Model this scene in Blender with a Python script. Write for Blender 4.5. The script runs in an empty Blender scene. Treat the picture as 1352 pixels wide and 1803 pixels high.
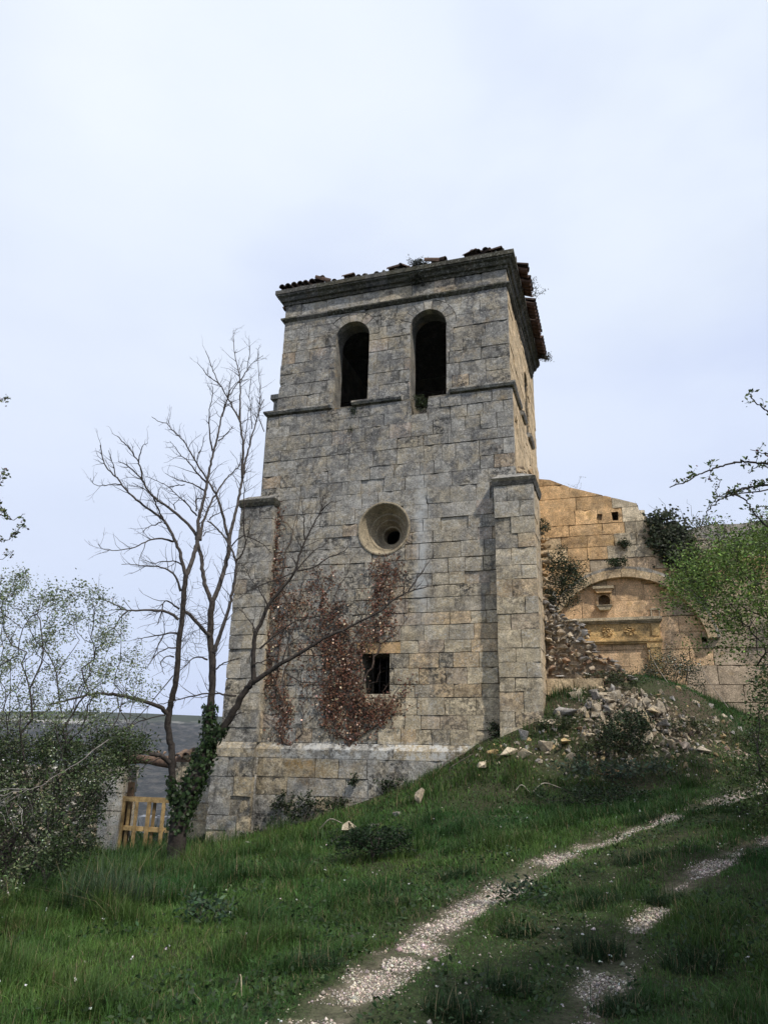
import bpy, math, random
import numpy as np
from mathutils import Matrix, Vector

R_ = math.radians
scene = bpy.context.scene
COL = scene.collection

# ------------------------------------------------------------------ camera
cam_data = bpy.data.cameras.new("camera"); cam = bpy.data.objects.new("camera", cam_data); COL.objects.link(cam)
scene.camera = cam
cam_data.sensor_width = 36.0; cam_data.lens = 36.0 * 1308.0 / 1803.0
cam_data.clip_start = .05; cam_data.clip_end = 8000
PITCH, ROLL = R_(18.46), R_(1.307)
fw = Vector((0, math.cos(PITCH), math.sin(PITCH))); r0 = Vector((1, 0, 0)); u0 = r0.cross(fw)
rt = r0 * math.cos(ROLL) + u0 * math.sin(ROLL); up = -r0 * math.sin(ROLL) + u0 * math.cos(ROLL)
M3 = Matrix((rt, up, -fw)).transposed()
cam.matrix_world = Matrix.Translation((0, 0, 1.6)) @ M3.to_4x4()

# ------------------------------------------------------------------ sky, sun, exposure
SUN_AZ = Vector((.604, -.797)); SUN_EL = R_(50)          # direction towards the sun (behind the viewer, to the right)
SUN_STRENGTH = 3.5
world = bpy.data.worlds.new("World"); scene.world = world; world.use_nodes = True
wn = world.node_tree; wn.nodes.clear()
def N(tree, kind, **kw):
    n = tree.nodes.new(kind)
    for k, v in kw.items():
        if k == 'inp':
            for a, b in v.items(): n.inputs[a].default_value = b
        else: setattr(n, k, v)
    return n
def ramp(tree, fac, stops, interp='LINEAR'):
    n = tree.nodes.new('ShaderNodeValToRGB'); n.color_ramp.interpolation = interp
    el = n.color_ramp.elements
    while len(el) < len(stops): el.new(.5)
    for e, (p, c) in zip(el, stops):
        e.position = p; e.color = c if hasattr(c, '__len__') and len(c) == 4 else ((*c, 1) if hasattr(c, '__len__') else (c, c, c, 1))
    tree.links.new(fac, n.inputs[0]); return n.outputs[0]
sky = N(wn, 'ShaderNodeTexSky', sky_type='NISHITA', sun_disc=False, sun_elevation=SUN_EL, sun_rotation=math.atan2(SUN_AZ.x, SUN_AZ.y), dust_density=2.0, air_density=1.0)
bg_sky = N(wn, 'ShaderNodeBackground', inp={'Strength': .1}); wn.links.new(sky.outputs[0], bg_sky.inputs[0])
tc = N(wn, 'ShaderNodeTexCoord')
mp = N(wn, 'ShaderNodeMapping', inp={'Scale': (1.0, 1.0, 2.2), 'Location': (3.1, 1.7, .35)}); wn.links.new(tc.outputs['Generated'], mp.inputs[0])
nz = N(wn, 'ShaderNodeTexNoise', inp={'Scale': 1.3, 'Detail': 5.0, 'Roughness': .45, 'Distortion': .2}); wn.links.new(mp.outputs[0], nz.inputs['Vector'])
cloud = ramp(wn, nz.outputs[0], [(.30, (.55, .63, .88)), (.45, (.69, .77, .96)), (.55, (.81, .885, 1.0)), (.70, (.89, .95, 1.03))])
sepw = N(wn, 'ShaderNodeSeparateXYZ'); wn.links.new(tc.outputs['Generated'], sepw.inputs[0])
low = ramp(wn, sepw.outputs[2], [(0.0, .8), (.42, .42), (.68, 0.0)])
mxl = wn.nodes.new('ShaderNodeMix'); mxl.data_type = 'RGBA'; wn.links.new(low, mxl.inputs[0]); wn.links.new(cloud, mxl.inputs[6]); mxl.inputs[7].default_value = (.62, .71, .96, 1); cloud = mxl.outputs[2]
bg_cloud = N(wn, 'ShaderNodeBackground', inp={'Strength': 1.0}); wn.links.new(cloud, bg_cloud.inputs[0])
nz2 = N(wn, 'ShaderNodeTexNoise', inp={'Scale': 2.2, 'Detail': 5.0, 'Roughness': .5}); wn.links.new(mp.outputs[0], nz2.inputs['Vector'])
mask = ramp(wn, nz2.outputs[0], [(.33, .92), (.55, .98)])
mixw = N(wn, 'ShaderNodeMixShader'); wn.links.new(mask, mixw.inputs[0]); wn.links.new(bg_sky.outputs[0], mixw.inputs[1]); wn.links.new(bg_cloud.outputs[0], mixw.inputs[2])
wo = N(wn, 'ShaderNodeOutputWorld'); wn.links.new(mixw.outputs[0], wo.inputs[0])

sl = bpy.data.lights.new("sun", 'SUN'); sl.energy = SUN_STRENGTH; sl.angle = R_(1.5); sl.color = (1, .94, .85)
so = bpy.data.objects.new("sun", sl); COL.objects.link(so); so.location = (10, -12, 20)
sun_dir = Vector((SUN_AZ.x * math.cos(SUN_EL), SUN_AZ.y * math.cos(SUN_EL), math.sin(SUN_EL)))
so.rotation_euler = sun_dir.to_track_quat('Z', 'Y').to_euler()

scene.view_settings.view_transform = 'Standard'; scene.view_settings.look = 'None'
scene.view_settings.exposure = 0.06; scene.view_settings.gamma = 1.0
scene.cycles.max_bounces = 5; scene.cycles.diffuse_bounces = 3; scene.cycles.glossy_bounces = 1
scene.cycles.transmission_bounces = 2; scene.cycles.transparent_max_bounces = 4

# ------------------------------------------------------------------ helpers
rng = np.random.default_rng(11); rnd = random.Random(7)
YAW = R_(-18.0); C0 = np.array([3.19924792, 17.0, 0.0])
AU = np.array([math.cos(YAW), math.sin(YAW), 0.0]); AV = np.array([-math.sin(YAW), math.cos(YAW), 0.0])
def at(s, t, z):
    """plan of the church: s along its front (0 at the right corner), t back from it, z up"""
    return C0 + AU * s + AV * t + np.array([0, 0, z])
def link(o, parent=None):
    COL.objects.link(o)
    if parent is not None: o.parent = parent
    return o
def tag(o, label=None, cat=None, group=None, kind=None):
    if label: o['label'] = label
    if cat: o['category'] = cat
    if group: o['group'] = group
    if kind: o['kind'] = kind
    return o
def thing(name, label, cat, loc=(0, 0, 0), yaw=0.0, group=None):
    o = bpy.data.objects.new(name, None); o.empty_display_size = .3
    o.location = loc; o.rotation_euler = (0, 0, yaw); COL.objects.link(o)
    return tag(o, label, cat, group)
class MB:
    """collects closed pieces (vertices, faces, tint) of one mesh"""
    def __init__(self): self.p = []
    def add(self, verts, faces, col=(.3, .3, .3)):
        verts = np.asarray(verts, float).reshape(-1, 3); col = np.asarray(col, float)
        self.p.append((verts, [tuple(int(i) for i in f) for f in faces], col[:3] if col.ndim == 1 else col))
    def mesh(self, name):
        me = bpy.data.meshes.new(name); F = []; n = 0
        for v, f, c in self.p:
            F.extend([tuple(i + n for i in q) for q in f]); n += len(v)
        V = np.concatenate([p[0] for p in self.p]); Cc = np.concatenate([np.tile(p[2], (len(p[0]), 1)) if p[2].ndim == 1 else p[2] for p in self.p])
        me.from_pydata(V.tolist(), [], F)
        a = me.color_attributes.new('tint', 'FLOAT_COLOR', 'POINT')
        a.data.foreach_set('color', np.column_stack([Cc, np.ones(len(Cc))]).astype(np.float32).ravel())
        me.update(); return me
    def build(self, name, mat, parent=None, smooth=False):
        me = self.mesh(name); me.materials.append(mat)
        if smooth: me.polygons.foreach_set('use_smooth', [True] * len(me.polygons))
        return link(bpy.data.objects.new(name, me), parent)
    def carve(self, cutters):
        """cut openings: each stone that an opening touches is cut on its own"""
        cuts = []
        for c in cutters:
            me = c.mesh('cut'); o = bpy.data.objects.new('cut', me); COL.objects.link(o); V = np.concatenate([p[0] for p in c.p]); cuts.append((o, V.min(0), V.max(0)))
        out = []
        for v, f, col in self.p:
            lo, hi = v.min(0), v.max(0); hit = [o for o, l, h in cuts if (lo < h).all() and (l < hi).all()]
            if not hit: out.append((v, f, col)); continue
            me = bpy.data.meshes.new('stone'); me.from_pydata(v.tolist(), [], f); me.update(); ob = bpy.data.objects.new('stone', me); COL.objects.link(ob)
            for i, c in enumerate(hit):
                m = ob.modifiers.new(str(i), 'BOOLEAN'); m.operation = 'DIFFERENCE'; m.object = c; m.solver = 'EXACT'
            bpy.context.view_layer.update(); ev = ob.evaluated_get(bpy.context.evaluated_depsgraph_get()); em = ev.to_mesh()
            if len(em.vertices): out.append((np.array([q.co[:] for q in em.vertices]), [tuple(p.vertices) for p in em.polygons], col))
            ev.to_mesh_clear(); bpy.data.objects.remove(ob); bpy.data.meshes.remove(me)
        for o, l, h in cuts: 
            me = o.data; bpy.data.objects.remove(o); bpy.data.meshes.remove(me)
        self.p = out
def fast_mesh(name, V, F, C, mat, parent=None, smooth=False, shape=None):
    """V (n,3), F (m,k) all faces with k corners, C (n,3) tint"""
    me = bpy.data.meshes.new(name); V = np.asarray(V, np.float32); F = np.asarray(F, np.int32); k = F.shape[1]
    me.vertices.add(len(V)); me.vertices.foreach_set('co', V.ravel())
    me.loops.add(F.size); me.loops.foreach_set('vertex_index', F.ravel())
    me.polygons.add(len(F)); me.polygons.foreach_set('loop_start', np.arange(0, F.size, k, dtype=np.int32))
    me.polygons.foreach_set('loop_total', np.full(len(F), k, np.int32))
    if smooth: me.polygons.foreach_set('use_smooth', np.ones(len(F), bool))
    me.update(calc_edges=True)
    a = me.color_attributes.new('tint', 'FLOAT_COLOR', 'POINT')
    a.data.foreach_set('color', np.column_stack([C, np.ones(len(C))]).astype(np.float32).ravel())
    me.materials.append(mat)
    return link(bpy.data.objects.new(name, me), parent)
def box(mb, p0, p1, col=(.3, .3, .3), j=0.0):
    x0, y0, z0 = p0; x1, y1, z1 = p1
    V = np.array([(x0, y0, z0), (x1, y0, z0), (x1, y1, z0), (x0, y1, z0), (x0, y0, z1), (x1, y0, z1), (x1, y1, z1), (x0, y1, z1)], float)
    if j: V += rng.uniform(-j, j, V.shape)
    mb.add(V, [(0, 3, 2, 1), (4, 5, 6, 7), (0, 1, 5, 4), (1, 2, 6, 5), (2, 3, 7, 6), (3, 0, 4, 7)], col)
def prism(mb, poly, y0, y1, col=(.3, .3, .3)):
    """closed prism: outline in (x, z), extruded from y0 to y1"""
    n = len(poly); V = [(x, y0, z) for x, z in poly] + [(x, y1, z) for x, z in poly]
    area = sum(poly[i][0] * poly[(i + 1) % n][1] - poly[(i + 1) % n][0] * poly[i][1] for i in range(n))
    F = [tuple(range(n)), tuple(range(2 * n - 1, n - 1, -1))] + [(i, i + n, (i + 1) % n + n, (i + 1) % n) for i in range(n)]
    if area < 0: F = [f[::-1] for f in F]
    mb.add(V, F, col)
def smooth_line(P, per=4):
    P = np.asarray(P, float); n = len(P)
    if n < 3: 
        t = np.linspace(0, 1, per + 1)[:, None]; return P[0] * (1 - t) + P[-1] * t
    E = np.vstack([2 * P[0] - P[1], P, 2 * P[-1] - P[-2]]); out = []
    for i in range(1, n):
        a, b, c, d = E[i - 1], E[i], E[i + 1], E[i + 2]
        for k in range(per):
            t = k / per
            out.append(.5 * (2 * b + (c - a) * t + (2 * a - 5 * b + 4 * c - d) * t * t + (3 * b - a - 3 * c + d) * t ** 3))
    out.append(P[-1]); return np.array(out)
class Tubes:
    """round limbs gathered into one mesh"""
    def __init__(self): self.V = []; self.F = []; self.C = []; self.n = 0
    def add(self, P, r, sides=6, col=(.1, .09, .08), rough=0.0):
        P = np.asarray(P, float); n = len(P); r = np.broadcast_to(np.asarray(r, float), (n,))
        T = np.gradient(P, axis=0); T /= np.linalg.norm(T, axis=1)[:, None] + 1e-9
        ref = np.where(np.abs(T[:, 2:3]) > .9, np.array([[1., 0, 0]]), np.array([[0, 0, 1.]]))
        A = np.cross(T, ref); A /= np.linalg.norm(A, axis=1)[:, None] + 1e-9; B = np.cross(T, A)
        for i in range(1, n):                       # keep the frame from flipping
            a = A[i - 1] - T[i] * (A[i - 1] @ T[i]); l = np.linalg.norm(a)
            if l > 1e-6: A[i] = a / l; B[i] = np.cross(T[i], A[i])
        th = np.arange(sides) * 2 * np.pi / sides
        rr = r[:, None] * (1 + (rng.uniform(-rough, rough, (n, sides)) if rough else 0))
        V = P[:, None, :] + rr[..., None] * (np.cos(th)[None, :, None] * A[:, None, :] + np.sin(th)[None, :, None] * B[:, None, :])
        idx = np.arange(n * sides).reshape(n, sides); nx = np.roll(idx, -1, axis=1)
        F = np.stack([idx[:-1], nx[:-1], nx[1:], idx[1:]], -1).reshape(-1, 4) + self.n
        self.V.append(V.reshape(-1, 3)); self.F.append(F); self.C.append(np.tile(np.asarray(col, float), (n * sides, 1))); self.n += n * sides
    def build(self, name, mat, parent=None, smooth=True):
        return fast_mesh(name, np.concatenate(self.V), np.concatenate(self.F), np.concatenate(self.C), mat, parent, smooth)
def leaves(P, size, col, colvar=.3, up=.2, normals=None, aspect=.55, hang=0.0):
    """one folded four-cornered leaf per point"""
    n = len(P); P = np.asarray(P, float); size = size * rng.uniform(.6, 1.3, n)
    d = rng.normal(size=(n, 3)); d[:, 2] = d[:, 2] * .6 + up - hang
    if normals is not None:
        Nn = normals + rng.normal(size=(n, 3)) * .35; Nn /= np.linalg.norm(Nn, axis=1)[:, None]
        d -= Nn * (d * Nn).sum(1)[:, None]
        d /= np.linalg.norm(d, axis=1)[:, None]; w = np.cross(d, Nn)
    else:
        d /= np.linalg.norm(d, axis=1)[:, None]; w = np.cross(d, rng.normal(size=(n, 3))); w /= np.linalg.norm(w, axis=1)[:, None]; Nn = np.cross(w, d)
    s = size[:, None]
    V = np.stack([P, P + d * s * .5 + w * s * aspect * .5 + Nn * s * .08, P + d * s, P + d * s * .5 - w * s * aspect * .5 + Nn * s * .08], 1).reshape(-1, 3)
    F = np.arange(4 * n).reshape(n, 4)
    col = np.asarray(col, float); c = col if col.ndim == 2 else np.tile(col, (n, 1))
    c = c * np.exp(rng.normal(0, colvar, (n, 1))) * np.exp(rng.normal(0, .08, (n, 3)))
    return V, F, np.repeat(c, 4, axis=0)
class Leafage:
    def __init__(self): self.p = []; self.n = 0
    def add(self, *a, **k):
        V, F, C = leaves(*a, **k); self.p.append((V, F + self.n, C)); self.n += len(V)
    def build(self, name, mat, parent=None):
        return fast_mesh(name, *[np.concatenate([q[i] for q in self.p]) for i in range(3)], mat, parent)
def in_poly(poly, x, y):
    poly = np.asarray(poly); r = np.zeros(len(x), bool); j = len(poly) - 1
    for i in range(len(poly)):
        xi, yi = poly[i]; xj, yj = poly[j]
        c = ((yi > y) != (yj > y)) & (x < (xj - xi) * (y - yi) / (yj - yi + 1e-12) + xi); r ^= c; j = i
    return r
def sample_poly(poly, n):
    poly = np.asarray(poly, float); lo, hi = poly.min(0), poly.max(0); out = np.zeros((0, 2))
    while len(out) < n:
        q = rng.uniform(lo, hi, (n * 2, 2)); out = np.vstack([out, q[in_poly(poly, q[:, 0], q[:, 1])]])
    return out[:n]
def grow(roots, tips, r_tip=.003, power=.48, step=.16, wob=.03, lift=.0):
    """a branching skeleton from the roots to every tip: returns node positions, parents and radii"""
    pos = [np.array(p, float) for p in roots]; par = [-1] * len(pos); ln = [0.0] * len(pos)
    tips = np.asarray(tips, float); d0 = np.min([np.linalg.norm(tips - p, axis=1) for p in pos], axis=0)
    A = np.zeros((60000, 3)); A[:len(pos)] = pos; L = np.zeros(60000); m = len(pos); par = np.full(60000, -1); isT = np.zeros(60000, bool)
    for i in np.argsort(d0):
        q = tips[i]; d = np.linalg.norm(A[:m] - q, axis=1); k = int(np.argmin(d + .35 * L[:m])); dist = d[k]
        if dist < 1e-3 or m > 59000: continue
        ns = max(1, int(dist / step)); prev = k; side = rng.normal(size=3) * wob * dist; side[2] += lift * dist
        for j in range(1, ns + 1):
            f = j / ns; A[m] = A[k] * (1 - f) + q * f + side * math.sin(math.pi * f) + (rng.normal(size=3) * wob * .12 if j < ns else 0)
            L[m] = L[prev] + dist / ns; par[m] = prev; prev = m; m += 1
        isT[m - 1] = True
    A = A[:m]; par = par[:m]; w = np.where(isT[:m], 1.0, 0.0)
    for i in range(m - 1, -1, -1):
        if par[i] >= 0: w[par[i]] += w[i]
    dl = np.where(isT[:m], 0, 999)
    for i in range(m - 1, -1, -1):
        if par[i] >= 0: dl[par[i]] = min(dl[par[i]], dl[i] + 1)
    return A, par, r_tip * np.maximum(w, 1) ** power, np.where(dl <= 3, w, w + 100)
def limbs(tb, A, par, r, col, sides=5):
    """the skeleton as tubes: one tube per run between forks"""
    kids = [[] for _ in A]
    for i, p in enumerate(par):
        if p >= 0: kids[p].append(i)
    starts = [i for i, p in enumerate(par) if p < 0]; stack = [(s, k) for s in starts for k in kids[s]]
    while stack:
        a, b = stack.pop(); run = [a, b]
        while kids[run[-1]]:
            ks = sorted(kids[run[-1]], key=lambda q: -r[q])
            for o in ks[1:]: stack.append((run[-1], o))
            run.append(ks[0])
        rr = r[run].copy(); rr[0] = min(rr[0], rr[1] * 1.15)
        tb.add(A[run], rr, sides if rr.max() > .008 else 4 if rr.max() > .004 else 3, col)

# ------------------------------------------------------------------ materials
def new_mat(name):
    m = bpy.data.materials.new(name); m.use_nodes = True; t = m.node_tree; t.nodes.clear()
    out = N(t, 'ShaderNodeOutputMaterial'); b = N(t, 'ShaderNodeBsdfPrincipled', inp={'Roughness': .92, 'Specular IOR Level': .15})
    t.links.new(b.outputs[0], out.inputs[0]); return m, t, b, out
def mixc(t, fac, a, b, mode='MIX'):
    n = t.nodes.new('ShaderNodeMix'); n.data_type = 'RGBA'; n.blend_type = mode
    for s, v in ((n.inputs[0], fac), (n.inputs[6], a), (n.inputs[7], b)):
        if hasattr(v, 'is_output'): t.links.new(v, s)
        else: s.default_value = (*v, 1) if hasattr(v, '__len__') else v
    return n.outputs[2]
def mul(t, a, b):
    n = t.nodes.new('ShaderNodeMath'); n.operation = 'MULTIPLY'
    for s, v in ((n.inputs[0], a), (n.inputs[1], b)):
        if hasattr(v, 'is_output'): t.links.new(v, s)
        else: s.default_value = v
    return n.outputs[0]
def noise(t, vec, scale, detail=5, rough=.6, mscale=None, dist=0.0, loc=None):
    if mscale or loc:
        m = N(t, 'ShaderNodeMapping', inp={'Scale': mscale or (1, 1, 1), 'Location': loc or (0, 0, 0)}); t.links.new(vec, m.inputs[0]); vec = m.outputs[0]
    n = N(t, 'ShaderNodeTexNoise', inp={'Scale': scale, 'Detail': detail, 'Roughness': rough, 'Distortion': dist}); t.links.new(vec, n.inputs['Vector'])
    return n.outputs[0]
def bump(t, b, h, strength=.5, dist=.02):
    n = N(t, 'ShaderNodeBump', inp={'Strength': strength, 'Distance': dist}); t.links.new(h, n.inputs['Height']); t.links.new(n.outputs[0], b.inputs['Normal'])
def stone_mat(name, grey=.6, speck=.8, lichen=.6, ochre=.3, streak=.35, bmp=.7, world_co=False, blotch=.55, marks=False):
    m, t, b, out = new_mat(name)
    geo = N(t, 'ShaderNodeNewGeometry'); isl = geo.outputs['Random Per Island']
    co = geo.outputs['Position'] if world_co else N(t, 'ShaderNodeTexCoord').outputs['Object']
    base = N(t, 'ShaderNodeAttribute', attribute_name='tint').outputs['Color']
    big = noise(t, co, .55, 6, .6, loc=(4, 9, 2)); mid = noise(t, co, 3.1, 8, .7); fine = noise(t, co, 9, 7, .75); vfine = noise(t, co, 30, 5, .75)
    c = mixc(t, 1.0, base, ramp(t, mid, [(.32, .5), (.5, .98), (.68, 1.45)]), 'MULTIPLY')
    bl = noise(t, co, 2.1, 7, .7, loc=(31, 2, 8))
    c = mixc(t, mul(t, ramp(t, bl, [(.47, 0.0), (.58, 1.0)]), blotch), c, (.40, .335, .225))                      # bare warm patches
    gm = ramp(t, big, [(.42, .15), (.58, 1.0)])
    if marks:                                                       # the upper stages are greyer, the sheltered foot keeps its cream
        sz = N(t, 'ShaderNodeSeparateXYZ'); t.links.new(co, sz.inputs[0]); hi_ = N(t, 'ShaderNodeMapRange', inp={1: 2.5, 2: 9.5, 3: .25, 4: 1.25}); t.links.new(sz.outputs[2], hi_.inputs[0]); gm = mul(t, gm, hi_.outputs[0])
    c = mixc(t, mul(t, mul(t, ramp(t, noise(t, co, 4.2, 8, .72, loc=(9, 1, 5)), [(.44, 0.0), (.56, 1.0)]), gm), grey), c, (.135, .132, .128))   # grey weathering
    st = noise(t, co, 1.0, 4, .6, mscale=(2.3, 2.3, .16), loc=(2.2, 0, 0))
    c = mixc(t, mul(t, mul(t, ramp(t, st, [(.57, 0.0), (.70, 1.0)]), ramp(t, mid, [(.4, .3), (.6, 1.0)])), streak), c, (.42, .42, .40))           # pale runs of lime
    st2 = noise(t, co, 1.0, 4, .6, mscale=(3.1, 3.1, .22), loc=(7.7, 3, 0))
    c = mixc(t, mul(t, ramp(t, st2, [(.58, 0.0), (.74, 1.0)]), streak * 1.2), c, (.07, .068, .062))               # dark runs
    oc = noise(t, co, 1.7, 6, .7, loc=(11, 5, 3))
    c = mixc(t, mul(t, ramp(t, oc, [(.58, 0.0), (.70, 1.0)]), ochre), c, (.42, .27, .10))
    c = mixc(t, 1.0, c, ramp(t, vfine, [(.32, .45), (.5, 1.0), (.68, 1.6)]), 'MULTIPLY')
    msk = mul(t, ramp(t, noise(t, co, .8, 5, .65, loc=(1, 20, 7)), [(.40, .1), (.60, 1.0)]), ramp(t, isl, [(.35, .35), (.8, 1.0)]))
    c = mixc(t, mul(t, mul(t, ramp(t, fine, [(.48, 0.0), (.53, 1.0)]), msk), speck), c, (.030, .029, .028))      # black lichen
    c = mixc(t, mul(t, mul(t, ramp(t, noise(t, co, 15, 5, .8, loc=(3, 3, 30)), [(.54, 0.0), (.60, 1.0)]), ramp(t, isl, [(.2, 1.0), (.7, .35)])), lichen), c, (.56, .55, .50))   # white lichen
    if marks:                                                       # single stains of the front wall
        sp = N(t, 'ShaderNodeSeparateXYZ'); t.links.new(co, sp.inputs[0])
        def band(o, a, b_, c_, d_):
            return ramp(t, mr_(o, a, d_), [(0, 0.0), ((b_ - a) / (d_ - a), 1.0), ((c_ - a) / (d_ - a), 1.0), (1, 0.0)])
        def mr_(o, a, d_):
            q = N(t, 'ShaderNodeMapRange', inp={1: a, 2: d_}); t.links.new(o, q.inputs[0]); return q.outputs[0]
        wob = N(t, 'ShaderNodeMath', operation='MULTIPLY_ADD', inp={1: .5, 2: -.25}); t.links.new(noise(t, co, 1.3, 5, .7), wob.inputs[0])
        xs = N(t, 'ShaderNodeMath', operation='ADD'); t.links.new(sp.outputs[0], xs.inputs[0]); t.links.new(wob.outputs[0], xs.inputs[1])
        f = mul(t, mul(t, band(xs.outputs[0], -2.62, -2.42, -2.30, -2.10), band(sp.outputs[2], 4.2, 5.6, 7.8, 8.9)), ramp(t, mid, [(.38, .2), (.55, .75)]))
        c = mixc(t, f, c, (.46, .47, .46))
        f = mul(t, mul(t, band(sp.outputs[2], 1.52, 1.66, 1.95, 2.02), ramp(t, noise(t, co, 5, 7, .8, loc=(5, 5, 1)), [(.47, 0.0), (.56, .8)])), band(sp.outputs[0], -8, -4.2, -1.4, -.6))
        c = mixc(t, f, c, (.54, .54, .51))
        f = mul(t, mul(t, band(sp.outputs[2], .8, 1.45, 1.55, 1.6), ramp(t, noise(t, co, 4, 6, .8, loc=(8, 1, 1)), [(.46, 0.0), (.62, .6)])), band(sp.outputs[0], -6.4, -5.2, -4.9, -3.6))
        c = mixc(t, f, c, (.34, .20, .05))
    t.links.new(c, b.inputs['Base Color'])
    h = mixc(t, .5, noise(t, co, 7, 7, .75), vfine); bump(t, b, h, bmp, .04)
    return m
def attr_mat(name, rough=.8, transl=0.0, var=None, bmp=None, spec=.2):
    m, t, b, out = new_mat(name); b.inputs['Roughness'].default_value = rough; b.inputs['Specular IOR Level'].default_value = spec
    c = N(t, 'ShaderNodeAttribute', attribute_name='tint').outputs['Color']
    co = N(t, 'ShaderNodeNewGeometry').outputs['Position']
    if var: c = mixc(t, 1.0, c, ramp(t, noise(t, co, var, 5, .7), [(.3, .45), (.5, 1.0), (.7, 1.6)]), 'MULTIPLY')
    t.links.new(c, b.inputs['Base Color'])
    if bmp: bump(t, b, noise(t, co, bmp, 5, .7), .8, .02)
    if transl:
        tr = N(t, 'ShaderNodeBsdfTranslucent'); t.links.new(c, tr.inputs[0]); mx = N(t, 'ShaderNodeMixShader', inp={0: transl})
        t.links.new(b.outputs[0], mx.inputs[1]); t.links.new(tr.outputs[0], mx.inputs[2]); t.links.new(mx.outputs[0], out.inputs[0])
    return m
M_ASHLAR = stone_mat('weathered_limestone', grey=.75, speck=.9, lichen=.6, ochre=.3, marks=True)
M_TRIM = stone_mat('mossy_cornice_stone', grey=.15, speck=.9, lichen=.35, ochre=.1, streak=.15, blotch=.08)
M_WARM = stone_mat('ochre_limestone', grey=.10, speck=.25, lichen=.12, ochre=.6, streak=.15, blotch=.2)
M_ROCK = stone_mat('broken_limestone', grey=.2, speck=.4, lichen=.35, ochre=.3, streak=.0, world_co=True, blotch=.2)
M_TILE = attr_mat('old_roof_tile', .9, var=9, bmp=30)
M_BARK = attr_mat('bark', .95, var=14, bmp=40)
M_LEAF = attr_mat('leaf', .55, transl=.3, spec=.3)
M_DRY = attr_mat('dry_leaf', .75, transl=.1)
M_GRASS = attr_mat('grass_blade', .6, transl=.25, spec=.25)
M_WOOD = attr_mat('sawn_timber', .7, var=6, bmp=25)
M_PLASTER = attr_mat('whitewash', .9, var=4, bmp=20)
M_IRON = attr_mat('rusted_iron', .8, var=20)

# ------------------------------------------------------------------ terrain
GROUND_POINTS = [
 (-2.3,5.4,-.02),(0,5.5,0),(2.6,5.6,.03),(0,2,-.05),(-4,2,-.15),(5,2,.1),(0,-6,-.3),(8,-4,0),(-8,-4,-.6),
 (-4.5,10,-.2),(-5.9,13,-.6),(-3.9,16,-.47),(-0.15,10,.2),(2.4,9.0,.36),(3.3,10.3,.62),(4.1,11.0,.84),(5.5,12.5,1.15),(4.2,9.2,.66),(3.6,8.6,.52),(6.3,12.5,1.12),
 (8.9,15.5,1.3),(12,20,1.5),(8,9,.9),(12,12,1.2),
 (2.0,15.07,1.26),(3.02,14.75,1.14),(4.45,14.28,1.15),(5.38,13.98,1.27),(2.69,15.8,1.86),(3.74,15.46,1.66),(4.76,15.12,1.66),(5.65,14.84,1.7),(6.3,14.7,1.68),(7.6,15.6,1.75),
 (3.58,16.56,2.5),(4.04,16.41,2.62),(4.5,16.26,2.7),(5.16,16.05,2.62),(5.66,15.88,2.4),(6.05,15.76,2.12),(5.98,16.62,3.1),(6.51,16.45,2.8),(7.21,17.8,3.31),(7.76,17.62,2.99),(8.37,17.42,2.4),(10,17.5,2.1),
 (-5.6,19.7,-.7),(-7.0,20.2,-.85),(-4.1,19.3,-.38),(-2.7,18.9,-.05),(-1.4,18.5,.3),(-.2,18.2,.78),(1.2,17.6,1.35),(2.2,17.2,1.95),(3.0,16.9,2.35),(1.2,14,.75),
 (3.7,17.0,2.85),(4.6,17.0,3.1),
 (7.2,21.8,4.1),(8.7,21.3,3.5),(9.9,20.9,2.85),(11.5,21.5,2.7),(6.0,19.5,3.8),(7.5,19.5,3.5),(9,19.3,2.9),
 (5.2,22.5,4.2),(14,30,3.4),(4,26,4),(-1,26,1.5),(-8,27,-1.0),(-12,24,-1.3),(-14,30,-2.2),(-10,16,-1.0),(-12,10,-.9),(-4,34,-1.2),(20,10,1.5),(20,24,2.6),(0,40,0)]
_P = np.array(GROUND_POINTS, float)
def _U(r2):
    return np.where(r2 > 1e-12, r2 * np.log(np.maximum(r2, 1e-12)), 0.0)
_n = len(_P)
_d2 = ((_P[:, None, :2] - _P[None, :, :2]) ** 2).sum(-1)
_A = np.zeros((_n + 3, _n + 3))
_A[:_n, :_n] = _U(_d2) + np.eye(_n) * .6
_A[:_n, _n] = 1; _A[:_n, _n + 1:] = _P[:, :2]
_A[_n, :_n] = 1; _A[_n + 1:, :_n] = _P[:, :2].T
_W = np.linalg.solve(_A, np.concatenate([_P[:, 2], np.zeros(3)]))
def height(x, y):
    """terrain height in metres at plan positions x, y"""
    x = np.atleast_1d(np.asarray(x, float)); y = np.atleast_1d(np.asarray(y, float))
    xc = np.clip(x, -16, 22); yc = np.clip(y, -8, 38)
    z = np.zeros(x.shape)
    for i in range(_n):
        z += _W[i] * _U((xc - _P[i, 0]) ** 2 + (yc - _P[i, 1]) ** 2)
    z += _W[_n] + _W[_n + 1] * xc + _W[_n + 2] * yc
    dist = np.hypot(x - xc, y - yc)
    z = z - 60 * (1 - np.exp(-dist / 160.0)) - .12 * np.minimum(dist, 40)
    z += .035 * np.sin(x * 2.1 + y * .7) * np.sin(y * 1.7 - x * .4) + .02 * np.sin(x * 5.3 + 1) * np.sin(y * 4.7)
    return z

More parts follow.
